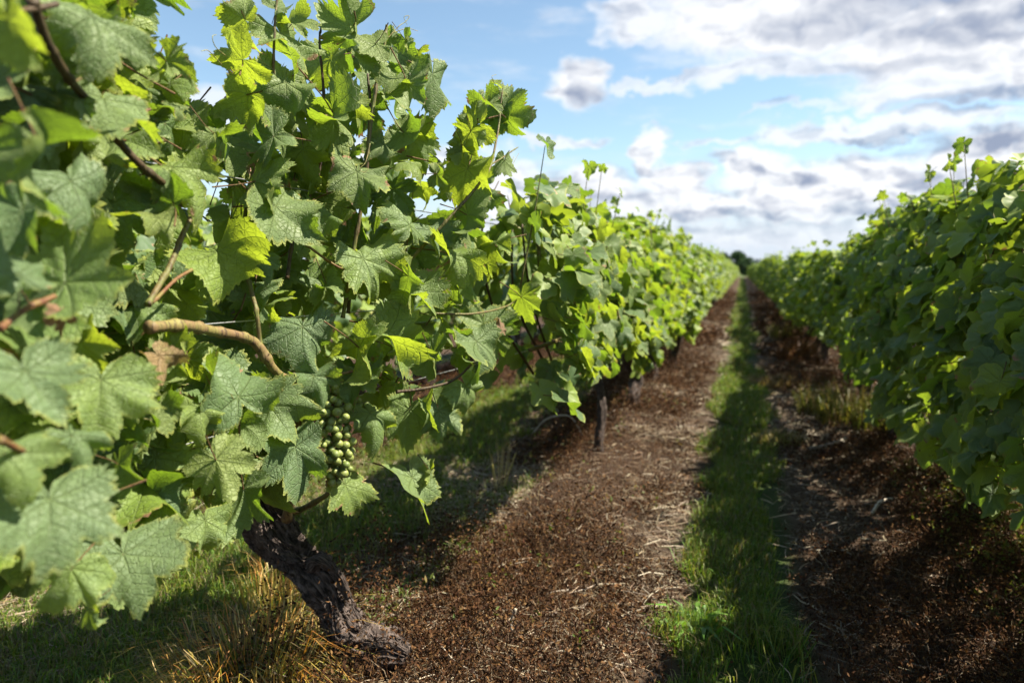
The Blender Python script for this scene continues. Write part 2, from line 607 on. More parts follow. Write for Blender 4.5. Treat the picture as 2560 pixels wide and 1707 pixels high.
gx = axis(-2500, 2500, -3.2, 3.2, .035)
gy = axis(-1500, 4500, .6, 9.0, .04)
GX, GY = np.meshgrid(gx, gy)
V = np.stack([GX, GY, gz(GX, GY)], -1).reshape(-1, 3)
nx, ny = len(gx), len(gy)
ii = (np.arange(ny - 1)[:, None] * nx + np.arange(nx - 1)[None, :]).ravel()
F = np.stack([ii, ii + 1, ii + nx + 1, ii + nx], -1)
link('ground', mesh_from('ground', V, F, [GROUND]), kind='structure', label='bare brown vineyard soil with a worn lane between rows')

# ------------------------------------------------------------------ vine leaves
def leaf_arrays(seed, A=160, R=9, petiole=True, teeth=53):
    """one leaf, about 1 unit wide: the stalk joins at the origin, tip along +Y, upper face +Z"""
    r = np.random.default_rng(seed)
    deep = r.uniform(.0, 1.0) ** 2.2
    cut1, cut2 = .49 - .22 * deep, .46 - .20 * deep * r.uniform(.3, 1)
    tipr = r.uniform(.64, .74)
    half = [(0, tipr), (8, tipr * .91), (17, .555), (23, .51), (27, cut1), (31, .495), (42, .56), (52, r.uniform(.57, .64)), (63, .54), (74, .48), (80, cut2 - .02), (86, .45), (100, .475),
            (112, r.uniform(.46, .53)), (130, .425), (148, .365), (160, .30), (170, .18), (176, .06)]
    th0 = np.radians([h[0] for h in half])
    th = np.linspace(-math.radians(176), math.radians(176), A)
    sk = 1 + .06 * np.sin(th + r.uniform(0, 6))
    rm = np.interp(np.abs(th), th0, [h[1] for h in half])
    k = np.ones(3) / 3
    if A > 60:
        rm = np.convolve(np.pad(rm, 1, mode='edge'), k, 'valid')
    rm = rm * sk * (1 + .035 * r.normal(size=A) * (A > 60))
    if teeth:
        ph = np.arange(A) * teeth / A
        saw = np.abs((ph % 1.0) - .5) * 2
        rm = rm * (1 + (.100 * saw - .050) * (0.6 + .8 * r.random(A)) * np.clip((math.radians(174) - np.abs(th)) * 4, 0, 1))
    if A > 60:
        for _ in range(r.integers(0, 3)):
            rm = rm * (1 - r.uniform(.12, .34) * np.exp(-((th - r.uniform(-2.4, 2.4)) / r.uniform(.05, .13)) ** 2))
    fr = (np.linspace(0, 1, R + 1)[1:]) ** .9
    X = np.outer(fr, rm * np.sin(th))
    Y = np.outer(fr, rm * np.cos(th))
    TH = np.broadcast_to(th, X.shape)
    RR = np.hypot(X, Y)
    axes = np.radians([-155, -112, -52, 0, 52, 112, 155])
    dth = TH[..., None] - axes
    near = np.abs(dth).argmin(-1)
    dl = np.take_along_axis(dth, near[..., None], -1)[..., 0]
    uu, vv = RR * np.cos(dl), np.abs(RR * np.sin(dl))
    puff = .0075 * (1 - np.exp(-(vv / .035) ** 2)) * np.exp(-(RR / .6) ** 4)
    s = ((uu - .72 * vv) * 9.0) % 1.0
    puff += .006 * np.sin(math.pi * s) * np.clip(vv / .04, 0, 1)
    wave = r.uniform(.04, .16) * (RR / .5) ** 2 * np.sin(TH * r.choice([3, 4, 5]) + r.uniform(0, 6))
    wave += r.uniform(.015, .05) * (RR / .5) ** 2 * np.sin(TH * r.choice([8, 9, 11]) + r.uniform(0, 6))
    Z = puff + wave
    # fold along the midrib, droop along it
    fold = r.uniform(.05, 1.3) if seed % 3 else r.uniform(-1.2, -.1)
    bend = r.uniform(-.6, 2.3)
    tw = r.normal() * .8
    if A < 60:
        fold, bend, tw, Z = fold * .5, bend * .5, tw * .6, Z * .6
    skew = r.normal() * .10
    lop = 1 + r.normal() * .07
    X = np.where(X > 0, X * lop, X / lop) + skew * Y ** 2
    ax = np.abs(X)
    k1 = max(abs(fold), 1e-3) * 1.4
    sg = np.sign(fold)
    Xb = np.sign(X) * np.sin(k1 * ax) / k1
    Zb = Z + sg * (1 - np.cos(k1 * ax)) / k1
    ca, sa = np.cos(tw * Y * 1.6), np.sin(tw * Y * 1.6)
    Xb, Zb = Xb * ca - Zb * sa, Xb * sa + Zb * ca
    k2 = bend * 1.3 + 1e-3
    Yb = np.sin(k2 * Y) / k2 + Zb * np.sin(k2 * Y)
    Zb = Zb * np.cos(k2 * Y) - (1 - np.cos(k2 * Y)) / k2
    v = np.stack([Xb, Yb, Zb], -1).reshape(-1, 3)
    v = np.vstack([[[0, 0, 0]], v])
    flat = np.vstack([[[0, 0]], np.stack([X, Y], -1).reshape(-1, 2)])
    vein = np.vstack([[[0, 0]], np.stack([uu, vv], -1).reshape(-1, 2)])
    rad = np.concatenate([[0], np.repeat(fr, A)])
    j = np.arange(A - 1)
    tri = np.stack([np.zeros(A - 1, int), 1 + j + 1, 1 + j], -1)
    i = (np.arange(R - 1)[:, None] * A + 1)
    q = np.stack([i + j, i + j + 1, i + A + j + 1, i + A + j], -1).reshape(-1, 4)
    faces = [q, tri]
    mi = [np.zeros(len(q)), np.zeros(len(tri))]
    if petiole:
        bx, by = r.uniform(-.25, .25), r.uniform(.25, .6)
        pv, pf = tube([(0, .01, -.004), (bx * .3, -by * .4, -.14), (bx, -by, -.42)], [.0115, .0095, .013], 5, 7, False)
        faces = [q, tri, pf[0] + len(v)]
        mi.append(np.ones(len(pf[0])))
        z2 = np.zeros((len(pv), 2))
        v = np.vstack([v, pv])
        flat = np.vstack([flat, z2])
        vein = np.vstack([vein, z2])
        rad = np.concatenate([rad, np.zeros(len(pv))])
    return dict(v=v, faces=faces, mi=np.concatenate(mi), flat=flat, vein=vein, rad=rad)


def leaf_mesh(name, L, mat=None):
    return mesh_from(name, L['v'], L['faces'], [mat or LEAF, PETIOLE], {'flat': L['flat'], 'vein': L['vein']},
                     {'rad': L['rad'], 'tint': np.zeros(len(L['v']))}, L['mi'])


FINE = [leaf_mesh('vine_leaf_fine', leaf_arrays(100 + i)) for i in range(30)]
MED_ARR = [leaf_arrays(300 + i, 56, 4, True, 18) for i in range(12)]
MED = [leaf_mesh('vine_leaf_medium', a, LEAF) for a in MED_ARR]
NEAR_ARR = [leaf_arrays(400 + i, 37, 3, False, 12) for i in range(12)]
LOW_ARR = [leaf_arrays(500 + i, 31, 2, False, 10) for i in range(10)]


def frames(n, tip):
    """rotation matrices (m,3,3), columns X,Y,Z, from upper-face normals and wished tip directions"""
    n = unit(n)
    y = tip - (tip * n).sum(-1, keepdims=True) * n
    y = unit(y)
    x = np.cross(y, n)
    return np.stack([x, y, n], -1)


def leaf_cloud_mesh(name, arrs, pos, rot, size, rs):
    """many leaves joined into one mesh (far foliage)"""
    vs, fl, ve, ra, ti, qs, ts, mq, mt, off = [], [], [], [], [], [], [], [], [], 0
    pick = rs.integers(0, len(arrs), len(pos))
    for k in range(len(pos)):
        a = arrs[pick[k]]
        vs.append((a['v'] @ rot[k].T) * size[k] + pos[k])
        fl.append(a['flat'])
        ve.append(a['vein'])
        ra.append(a['rad'])
        ti.append(np.full(len(a['v']), rs.random()))
        c = 0
        for f in a['faces']:
            seg = a['mi'][c:c + len(f)]
            c += len(f)
            (qs if f.shape[1] == 4 else ts).append(f + off)
            (mq if f.shape[1] == 4 else mt).append(seg)
        off += len(a['v'])
    return dict(v=np.vstack(vs), faces=[np.vstack(qs), np.vstack(ts)], mi=np.concatenate(mq + mt), flat=np.vstack(fl), vein=np.vstack(ve),
                rad=np.concatenate(ra), tint=np.concatenate(ti))


def leaf_object(parent, mesh, pos, rot, size, yellow=0.0, dry=0.0, bloom_sheen=0.0):
    o = bpy.data.objects.new('leaf', mesh)
    COL.objects.link(o)
    hs = (hash((round(float(pos[0]) * 1e4), round(float(pos[2]) * 1e4))) % 1000) / 1000.0
    rot = rot * np.array([(-1 if hs < .5 else 1) * (.86 + .3 * ((hs * 7) % 1)), 1, 1])     # mirrored and narrower or broader leaves
    M = Matrix([[*(rot[i] * size), pos[i]] for i in range(3)] + [[0, 0, 0, 1]])
    o.parent = parent
    o.matrix_parent_inverse = Matrix.Identity(4)
    o.matrix_local = Matrix.Translation(-parent.location) @ M
    o.color = (yellow, dry, bloom_sheen, 1)
    return o


def local_mesh_object(name, parent, verts, faces, mats, **kw):
    """a part whose vertices are given in world coordinates"""
    loc = np.array(parent.location)
    return link(name, mesh_from(name, np.asarray(verts) - loc, faces, mats, **kw), parent)


# ------------------------------------------------------------------ trunks
def trunk_arrays(pts, radii, sides=40, n=120, seed=0, rough=1.0, twist=2.0, flare=True):
    """gnarled vine trunk: a tube whose skin is ridged with stringy bark"""
    r = np.random.default_rng(seed)
    c = catmull(np.column_stack([np.asarray(pts, float), radii]), n)
    p, rad = c[:, :3], c[:, 3]
    tg = unit(np.gradient(p, axis=0))
    s = unit(np.cross(tg, np.array([.25, .93, .2])))
    b = np.cross(tg, s)
    L = np.concatenate([[0], np.cumsum(np.linalg.norm(np.diff(p, axis=0), axis=1))])
    th = np.linspace(0, 2 * math.pi, sides, endpoint=False)
    T, LL = np.meshgrid(th, L)
    a = T + twist * LL / max(L[-1], .01) + .5 * np.sin(LL * 22 + seed)
    d = .16 * np.sin(2 * a + 1.2 * np.sin(LL * 15 + seed)) + .10 * np.sin(3 * a - LL * 20) + .09 * np.sin(5 * a + 3 * np.sin(LL * 9))
    ridg = 1 - np.abs(2 * vnoise(a * 4.5 + seed * 7, LL * 6, 1.0) - 1)
    ridg2 = 1 - np.abs(2 * vnoise(a * 11 + seed * 3, LL * 11, 1.0) - 1)
    d = d + .30 * (ridg ** 2 - .4) + .20 * (ridg2 ** 2 - .4) + .10 * (vnoise(a * 1.4, LL * 30 + 5) - .5)
    d[:, -1] = d[:, -1]
    k = (1 + d * rough) * rad[:, None]
    ring = s[:, None] * np.cos(T)[..., None] + b[:, None] * np.sin(T)[..., None]
    v = (p[:, None] + ring * k[..., None]).reshape(-1, 3)
    uv = np.stack([np.minimum(T, 2 * math.pi - T) / (2 * math.pi) * 1.0 + .15 * LL, LL * 1.0], -1).reshape(-1, 2)
    i = np.arange(n - 1)[:, None] * sides
    j = np.arange(sides)[None]
    j2 = (j + 1) % sides
    q = np.stack([i + j, i + j2, i + sides + j2, i + sides + j], -1).reshape(-1, 4)
    v = np.vstack([v, p[0], p[-1]])
    uv = np.vstack([uv, [0, 0], [0, L[-1]]])
    jj = np.arange(sides)
    jn = (jj + 1) % sides
    m = len(v)
    tri = np.vstack([np.stack([jn, jj, np.full(sides, m - 2)], -1), np.stack([(n - 1) * sides + jj, (n - 1) * sides + jn, np.full(sides, m - 1)], -1)])
    return v, [q, tri], uv


def join_trunks(lst):
    v, f = merge([(a, b) for a, b, _ in lst])
    return v, f, np.vstack([c for _, _, c in lst])


# ------------------------------------------------------------------ the near vine and its neighbour at the edge of the frame
DS = 2560 / 2352.0     # sketch coordinates below were read from a 2352-wide view


def front_depth(px):
    return np.interp(px, [0, 200, 400, 600, 800, 1000, 1200, 1320], [.66, .78, .96, 1.20, 1.38, 1.47, 1.58, 1.85])


base_a = np.array([-.80, 1.44, 0.0])
base_a[2] = gz(base_a[0], base_a[1])
vine_a = thing('grapevine', 'old gnarled grapevine with leaning trunk and a green grape bunch', 'grapevine', base_a, 'grapevines along the trellis')
base_b = np.array([-.84, .45, 0.0])
base_b[2] = gz(base_b[0], base_b[1])
vine_b = thing('grapevine', 'grapevine of very large leaves with dried pink one, cut by frame edge', 'grapevine', base_b, 'grapevines along the trellis')

# trunk of the near vine
TD = 1.66
tp = [(1018, 1640, .018, 1.60), (985, 1628, .029, 1.61), (940, 1622, .035, 1.63), (893, 1604, .041, 1.645), (862, 1560, .043, 1.655), (838, 1512, .037, 1.66), (806, 1466, .041, 1.66),
      (766, 1420, .036, 1.665), (722, 1375, .040, 1.655), (684, 1325, .045, 1.645), (655, 1270, .042, 1.635), (640, 1210, .031, 1.63), (640, 1160, .024, 1.62)]
t1 = trunk_arrays([at_depth(a, b, d) for a, b, r, d in tp], [r for a, b, r, d in tp], 120, 240, 4, 1.45, 2.6)
arm = [(690, 1320, .020, 1.64), (640, 1275, .034, 1.63), (600, 1238, .030, 1.60), (560, 1190, .022, 1.56), (520, 1140, .018, 1.50), (400, 1100, .016, 1.36), (260, 1090, .014, 1.2)]
t2 = trunk_arrays([at_depth(a, b, d) for a, b, r, d in arm], [r for a, b, r, d in arm], 28, 80, 9, 1.0, 1.2)
knot = [(780, 1415, .018, 1.63), (800, 1398, .019, 1.62), (825, 1412, .015, 1.615), (852, 1450, .010, 1.615), (872, 1495, .006, 1.62)]
t3 = trunk_arrays([at_depth(a, b, d) for a, b, r, d in knot], [r for a, b, r, d in knot], 18, 40, 5, 1.4, 1.0)
root = [at_depth(898, 1604, 1.645), np.array([-.80, 1.46, .03]), np.array([-.81, 1.47, -.10])]
t4 = trunk_arrays(root, [.046, .050, .06], 40, 40, 8, 1.0, .6)
v, f, uv = join_trunks([t1, t2, t3, t4])
trunk_a = local_mesh_object('trunk', vine_a, v, f, [BARK], uvs={'bark': uv})
rs = np.random.default_rng(31)
v, f, uv = trunk_arrays([(-.84, .45, -.06), (-.85, .46, .12), (-.83, .43, .30), (-.87, .47, .48), (-.86, .46, .66)], [.06, .045, .04, .045, .03], 40, 70, 12, 1.2, 2.0)
link('trunk', mesh_from('trunk', v - base_b, f, [BARK], uvs={'bark': uv}), vine_b)
# loose strips of bark
strips = []
rs = np.random.default_rng(5)
cen = catmull(np.array([[*at_depth(a, b, d), r] for a, b, r, d in tp]), 200)
for k in range(260):
    i = rs.integers(12, 175)
    ang = rs.uniform(0, 2 * math.pi)
    tg = unit(cen[min(i + 4, 199), :3] - cen[i, :3])
    s1 = unit(np.cross(tg, [.25, .93, .2]))
    b1 = np.cross(tg, s1)
    nn = int(rs.integers(6, 24))
    idx = np.clip(i + np.arange(0, nn, max(nn // 5, 1)), 0, 199)
    a2 = ang + np.linspace(0, rs.uniform(-.4, .4), len(idx))
    lift = 1.06 + rs.uniform(.0, .10) + rs.uniform(0, .22) * np.linspace(0, 1, len(idx)) ** 2
    pts = cen[idx, :3] + (s1 * np.cos(a2)[:, None] + b1 * np.sin(a2)[:, None]) * (cen[idx, 3] * lift)[:, None]
    strips.append(tube(pts, np.linspace(1, .4, len(idx)) * rs.uniform(.0012, .0040), 4, len(idx) * 2))
v, f = merge(strips)
link('bark_strips', mesh_from('bark_strips', v - base_a, f, [BARK], uvs={'bark': v[:, :2] * 3}), vine_a, kind='stuff')

# leaves that stand out in the picture: x, y, extent, tip angle, facing (right, up), underside shown, nearer/farther, yellow tint (largely painted backlight glow), dryness
HERO = [
    (601, 42, 108, 150, -.3, .1, 1, 0, .25, 0), (590, 152, 140, 200, -.1, -.45, 1, 0, .0, 0), (718, 107, 150, -55, .5, .35, 0, 0, .1, 0), (700, 18, 66, 60, .2, .3, 0, 0, .1, 0),
    (748, 58, 92, 10, .2, .75, 0, 0, .1, 0), (867, 66, 150, 160, -.1, .3, 1, 0, .25, 0), (921, 108, 96, 190, .0, .4, 1, -.03, .45, 0), (918, 153, 76, -30, .4, .4, 0, -.03, .1, 0),
    (1016, 112, 66, -70, -.5, .0, 1, -.02, .75, 0), (818, 170, 118, -120, -.3, -.1, 0, .06, 0, 0), (716, 228, 150, -95, .3, .45, 0, -.02, .15, 0), (596, 246, 140, 215, -.1, -.6, 1, 0, 0, 0),
    (1013, 232, 145, -95, -.35, -.1, 1, -.03, .3, 0), (985, 205, 90, -110, .5, .3, 0, -.03, .1, 0), (1082, 212, 130, -75, .75, -.1, 0, .02, 0, 0), (837, 312, 160, -105, -.45, -.05, 1, -.03, .12, 0),
    (894, 276, 85, -60, .5, .4, 0, -.05, .2, 0), (1026, 338, 118, -30, -.3, .3, 1, -.02, .35, 0), (955, 365, 80, -150, .5, .4, 0, -.02, .1, 0), (894, 450, 148, -95, .1, .35, 0, -.06, .12, 0),
    (1040, 415, 96, -40, .2, .5, 0, -.03, .1, 0), (1101, 433, 70, -10, -.4, .2, 1, -.02, .6, 0), (1162, 446, 128, -110, -.2, .1, 0, .02, 0, 0), (760, 396, 130, -80, .2, .15, 0, .03, 0, 0),
    (662, 356, 140, -150, -.3, .15, 0, .0, 0, 0), (660, 438, 150, 20, -.2, .3, 1, -.02, .3, 0), (795, 526, 140, -60, .4, .5, 0, -.02, .05, 0), (714, 540, 175, -35, .35, .55, 0, -.06, .2, 0),
    (680, 545, 150, -30, -.5, .1, 1, -.02, .4, 0), (1017, 540, 140, 80, .75, .15, 0, -.03, 0, 0), (1172, 556, 110, -60, -.4, .2, 1, 0, .35, 0), (1178, 318, 98, 200, -.2, -.2, 1, 0, .2, 0),
    (1168, 342, 88, 220, -.3, -.2, 1, -.02, .15, 0), (1281, 292, 108, -10, -.1, -.4, 1, -.02, .1, 0), (1204, 265, 94, 190, 0, .8, 0, 0, .2, 0), (1154, 384, 72, -110, -.3, .1, 1, 0, .3, 0),
    (1262, 414, 66, -80, .6, .1, 1, -.02, .3, 0), (1244, 212, 34, 30, .2, .8, 0, -.02, .2, 0), (1262, 232, 26, 10, .2, .8, 0, -.02, .5, 0), (1222, 248, 30, 180, .0, .8, 0, -.02, .6, 0),
    (577, 637, 200, -20, .3, .55, 0, -.05, .12, 0), (666, 655, 100, -40, .55, .5, 0, -.02, .05, 0), (925, 674, 170, -65, .75, .35, 0, -.06, 0, 0), (1055, 742, 138, -70, .35, .5, 0, -.05, .05, 0),
    (1025, 712, 124, -55, -.75, .25, 1, -.08, .5, 0), (1150, 655, 138, -45, .6, .55, 0, -.02, 0, 0), (994, 855, 178, -60, .5, .45, 0, -.07, .05, 0), (753, 845, 162, -95, .0, .3, 0, -.03, 0, 0),
    (910, 892, 146, -60, -.4, .0, 1, -.07, .25, 0), (1201, 876, 148, -90, .25, .45, 0, -.05, .15, 0), (1174, 988, 118, -70, .45, .45, 0, -.06, .1, 0), (1100, 1048, 116, -90, .25, .35, 0, -.05, .1, 0),
    (1021, 1046, 124, -90, .0, .25, 0, 0, .05, 0), (937, 1052, 138, -85, .25, .4, 0, -.03, 0, 0), (705, 1014, 160, 5, .25, .5, 0, -.05, .05, 0), (1308, 762, 100, -80, -.4, .1, 1, 0, .4, 0),
    (1250, 818, 44, 100, .5, .4, 0, -.08, 0, .8), (1155, 846, 70, 40, -.4, .1, 1, 0, .6, 0), (1245, 850, 90, -40, -.4, .1, 1, .02, .55, 0), (900, 716, 88, -70, -.2, .2, 1, 0, .2, 0),
    (815, 722, 100, -50, -.4, .4, 1, -.03, .3, 0), (553, 1173, 150, -60, .35, .35, 1, -.12, .85, 0), (604, 1252, 158, -95, -.25, .1, 1, -.05, .15, 0), (743, 1150, 178, -85, .2, .35, 0, -.08, .0, 0),
    (577, 960, 200, 110, .25, .45, 0, -.08, .0, 0), (500, 1040, 120, -110, .45, .4, 0, -.06, .2, 0), (872, 1230, 108, -80, .3, .4, 0, -.02, .05, 0), (1042, 1220, 156, -95, .6, .15, 0, -.03, .0, 0),
    (1075, 1190, 70, -50, -.5, .2, 1, -.03, .4, 0), (517, 1324, 128, -100, .3, .4, 0, 0, .05, 0), (600, 1080, 120, -60, -.4, .2, 1, -.04, .3, 0), (245, 70, 235, -80, .3, .45, 0, -.06, .1, 0),
    (190, 128, 190, -90, -.4, .2, 1, .03, .4, 0), (30, 88, 190, -80, -.2, -.1, 0, -.12, 0, 0), (264, 268, 178, -95, .4, .45, 0, 0, .05, 0), (165, 170, 150, -120, -.3, .1, 0, .04, 0, 0),
    (100, 390, 245, -60, .2, .35, 1, -.1, .35, 0), (191, 486, 205, -80, .25, .35, 0, -.02, 0, 0), (459, 434, 176, -30, .05, .45, 0, -.04, 0, 0), (421, 170, 118, -60, -.4, .2, 1, 0, .3, 0),
    (413, 232, 124, -110, -.2, .1, 0, .05, 0, 0), (436, 272, 64, 10, .2, .7, 0, -.02, .2, 0), (555, 340, 106, -20, -.2, .4, 1, -.02, .3, 0), (413, 498, 156, 160, -.2, .4, 1, .0, .2, 0),
    (405, 556, 96, -60, .2, .4, 0, -.03, .5, 0), (200, 668, 270, 60, .15, .4, 0, -.04, 0, 0), (30, 660, 170, 110, .4, .45, 0, -.03, 0, 0), (77, 778, 120, -80, -.3, .2, 1, .03, .2, 0),
    (157, 795, 66, -90, .3, .2, 0, -.05, 0, 1), (450, 900, 150, 10, -.1, .35, 1, .0, .5, 0), (412, 902, 92, -20, .3, .3, 0, -.04, .7, .75), (84, 960, 215, -70, .2, .35, 0, -.05, 0, 0),
    (249, 985, 210, -95, .25, .4, 0, -.04, .05, 0), (214, 876, 130, -60, -.2, .1, 0, .05, 0, 0), (405, 1036, 100, -80, .5, .2, 0, -.02, .4, 0), (200, 1106, 140, -40, .2, .4, 0, -.04, 0, 0),
    (128, 1290, 265, -95, .15, .4, 0, -.07, .05, 0), (321, 1420, 220, -80, .3, .35, 0, .0, .05, 0), (155, 1455, 180, -120, -.1, .1, 0, .05, 0, 0), (221, 1535, 96, -90, -.8, .1, 0, .05, 0, 0),
    (406, 1230, 140, 20, -.1, .35, 0, .05, 0, 0), (38, 1160, 200, -40, .2, .4, 0, -.06, 0, 0), (330, 980, 130, -60, .3, .3, 0, .02, .05, 0), (40, 560, 190, -100, .1, .3, 0, .02, 0, 0),
    (300, 1180, 110, -70, -.2, .2, 1, .04, .3, 0), (500, 700, 120, -70, -.2, .2, 0, .06, 0, 0), (640, 760, 110, -80, -.3, .3, 0, .05, .05, 0), (1085, 905, 110, -70, -.2, .3, 1, .02, .3, 0),
    (800, 955, 120, -50, .3, .5, 0, -.06, 0, 0), (880, 960, 110, -110, .1, .4, 0, -.02, .1, 0),
    (1130, 770, 110, -60, -.3, .3, 1, .03, .3, 0), (1090, 590, 110, -70, .4, .4, 0, .02, .05, 0),
]


def hero_leaf(h, k):
    px, py, wd, tip, nx_, ny_, under, dd, yel, dry = h
    rs = np.random.default_rng(900 + k)
    d = float(front_depth(px)) + dd
    size = wd / FPX * d * 1.13
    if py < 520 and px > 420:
        yel = yel + .14  # upper leaves yellower: glow of the sun put into their colour
    nx_, ny_ = nx_ + rs.normal() * .17, ny_ + rs.normal() * .15
    if under and nx_ < 0:
        nx_, ny_ = nx_ - .2, ny_ - .1
    if not under and nx_ > .05:
        nx_, ny_ = nx_ + .20, ny_ + .22
    q_ = math.hypot(nx_, ny_)
    if q_ > .88:
        nx_, ny_ = nx_ * .88 / q_, ny_ * .88 / q_
    nz = math.sqrt(max(1 - nx_ ** 2 - ny_ ** 2, .06))
    n = RT * nx_ + UP * ny_ - FW * nz
    a = math.radians(tip)
    tv = RT * math.cos(a) + UP * math.sin(a)
    if under:
        n = -n
    rot = frames(n[None], tv[None])[0]
    pos = at_depth(px, py, d) - rot[:, 1] * .17 * size
    parent = vine_b if px < 330 + .05 * py else vine_a
    leaf_object(parent, FINE[(k * 7 + 3) % len(FINE)], pos, rot, size, yel, dry, 0 if under else (.5 if px < 450 else .28) * (1 if yel < .3 else .3) * (.3 if nx_ < .05 else 1))  # leaves turned towards the sun are coloured paler, as painted sheen


for k, h in enumerate(HERO):
    hero_leaf(h, k)

# the fuller canopy behind those leaves
SIL = np.array([(-60, -60), (285, -60), (295, 60), (370, 160), (410, 230), (455, 330), (520, 330), (560, 250), (540, 190), (560, 110), (575, 30), (640, 0), (700, 50), (760, 60), (850, 50), (940, 80),
                (975, 180), (990, 280), (1000, 340), (1060, 340), (1075, 260), (1130, 230), (1170, 260), (1140, 330), (1130, 420), (1090, 480), (1130, 540), (1130, 700), (1150, 800), (1060, 880), (1020, 960),
                (930, 1000), (830, 960), (800, 900), (700, 880), (690, 1050), (640, 1090), (560, 1150), (480, 1160), (440, 1200), (330, 1180), (330, 1330), (230, 1330), (100, 1320), (-60, 1270)]) * DS


def inside(poly, x, y):
    c = np.zeros(x.shape, bool)
    j = len(poly) - 1
    for i in range(len(poly)):
        xi, yi = poly[i]
        xj, yj = poly[j]
        hit = ((yi > y) != (yj > y)) & (x < (xj - xi) * (y - yi) / (yj - yi + 1e-9) + xi)
        c ^= hit
        j = i
    return c


rs = np.random.default_rng(21)
cand = rs.uniform((-40, -40), (1280, 1480), (2600, 2))
cand = cand[inside(SIL, cand[:, 0], cand[:, 1])]
nfill = {vine_a: 0, vine_b: 0}
for k, (px, py) in enumerate(cand):
    parent = vine_b if px < 330 + .05 * py else vine_a
    if nfill[parent] >= (190 if parent is vine_a else 160):
        continue
    # the upper shoots are thinner than the body of the canopy
    if py < 330 and rs.random() < .45:
        continue
    d = front_depth(px) + rs.uniform(.08, .20 if (py < 380 or (py > 1060 and px > 380)) else .36)
    size = rs.uniform(.095, .155)
    out_n = np.array([.60, -.20, .66]) + rs.normal(size=3) * .55
    if rs.random() < .3:
        out_n[0] *= -1
    tipv = np.array([.25, 0, -1.0]) + rs.normal(size=3) * .45
    rot = frames(out_n[None], tipv[None])[0]
    leaf_object(parent, FINE[rs.integers(len(FINE))], at_depth(px, py, d) - rot[:, 1] * .12 * size, rot, size, max(0, rs.normal() * .14 + (.16 if py < 520 else .06)), 0)  # higher fill leaves carry more of the painted yellow sun glow
    nfill[parent] += 1


def cane(parent, pts, mat, sides=8, name='cane', wob=0.0, seed=0):
    """pts: sketch x, y, radius in metres, extra depth"""
    rs = np.random.default_rng(seed)
    P_, R_ = [], []
    for x, y, r, dd in pts:
        P_.append(at_depth(x * DS, y * DS, float(front_depth(x * DS)) + dd) + rs.normal(size=3) * wob)
        R_.append(r)
    c = catmull(np.column_stack([P_, R_]), len(pts) * 14) if len(pts) > 2 else np.column_stack([P_, R_])
    L_ = np.concatenate([[0], np.cumsum(np.linalg.norm(np.diff(c[:, :3], axis=0), axis=1))])
    gap = .052 + 2.0 * R_[0]                                  # swollen nodes where leaves and tendrils leave the cane
    ph = (L_ + seed * .01) % gap
    ph = np.minimum(ph, gap - ph)
    if name == 'cane':
        c[:, 3] *= 1 + .30 * np.exp(-(ph / (.9 * R_[0] + .001)) ** 2) + .10 * (vnoise(L_ * 70, L_ * 0 + len(pts)) - .5)
        c[:, :3] += (np.floor((L_ + seed * .01) / gap) % 2 - .5)[:, None] * RT * R_[0] * .25
    v, f = tube(c[:, :3], c[:, 3], sides, len(c))
    return local_mesh_object(name, parent, v, f, [mat])


cane(vine_a, [(345, 752, .008, .0), (420, 748, .0088, .0), (500, 762, .0082, 0), (570, 778, .0084, 0), (598, 800, .0095, 0), (625, 845, .0078, 0), (668, 890, .0078, .02), (680, 960, .009, .06), (670, 1100, .010, .18), (660, 1190, .012, .3)], WOODY_CANE, 10)
cane(vine_a, [(598, 790, .0045, 0), (590, 720, .0042, .0), (575, 660, .004, .03), (560, 560, .0038, .06), (575, 420, .0036, .05), (610, 330, .003, .03), (632, 230, .003, .02), (628, 120, .0026, 0), (640, -40, .002, 0)], GREEN_CANE)
cane(vine_a, [(788, 730, .0042, 0.02), (806, 620, .0042, .0), (822, 520, .0042, -.01), (838, 420, .0043, -.01), (848, 320, .0042, -.02), (862, 210, .0038, -.02), (880, 120, .0032, -.02), (889, 58, .0030, -.02)], GREEN_CANE)
cane(vine_a, [(800, 720, .0040, .04), (815, 560, .0042, .03), (836, 440, .0042, .01), (846, 330, .0036, 0), (850, 240, .003, .01), (845, 170, .0025, .02)], DARK_CANE)
cane(vine_a, [(660, 640, .0038, .05), (680, 520, .0036, .06), (735, 390, .003, .06), (745, 260, .003, .05), (735, 110, .0024, .03), (737, 60, .002, .03)], DARK_CANE)
cane(vine_a, [(940, 600, .0038, .03), (1000, 535, .0036, 0), (1060, 470, .0034, -.02), (1110, 410, .0032, -.02), (1130, 370, .003, -.02), (1142, 310, .0026, -.02), (1150, 250, .002, -.02), (1155, 190, .0014, -.02)], GREEN_CANE)
cane(vine_a, [(1125, 380, .0024, -.02), (1150, 365, .002, -.02), (1178, 346, .0018, -.02), (1190, 338, .0012, -.02)], GREEN_CANE)
cane(vine_a, [(910, 900, .0035, -.05), (970, 893, .0034, -.06), (1030, 878, .003, -.06), (1062, 858, .0028, -.07), (1082, 836, .0022, -.07)], DARK_CANE)
cane(vine_a, [(672, 886, .0035, -.03), (740, 868, .003, -.05), (812, 852, .0026, -.07)], PETIOLE, 6)
cane(vine_a, [(700, 560, .003, .02), (780, 615, .0026, .0), (830, 618, .0024, -.04)], PETIOLE, 6)
cane(vine_a, [(1000, 720, .0026, .0), (1090, 720, .0026, .0), (1170, 700, .0024, .05), (1220, 660, .002, .1)], GREEN_CANE, 6)
cane(vine_a, [(640, 1190, .009, .44), (700, 1165, .0075, .34), (760, 1130, .006, .22), (790, 1090, .005, .14)], GREEN_CANE, 8)
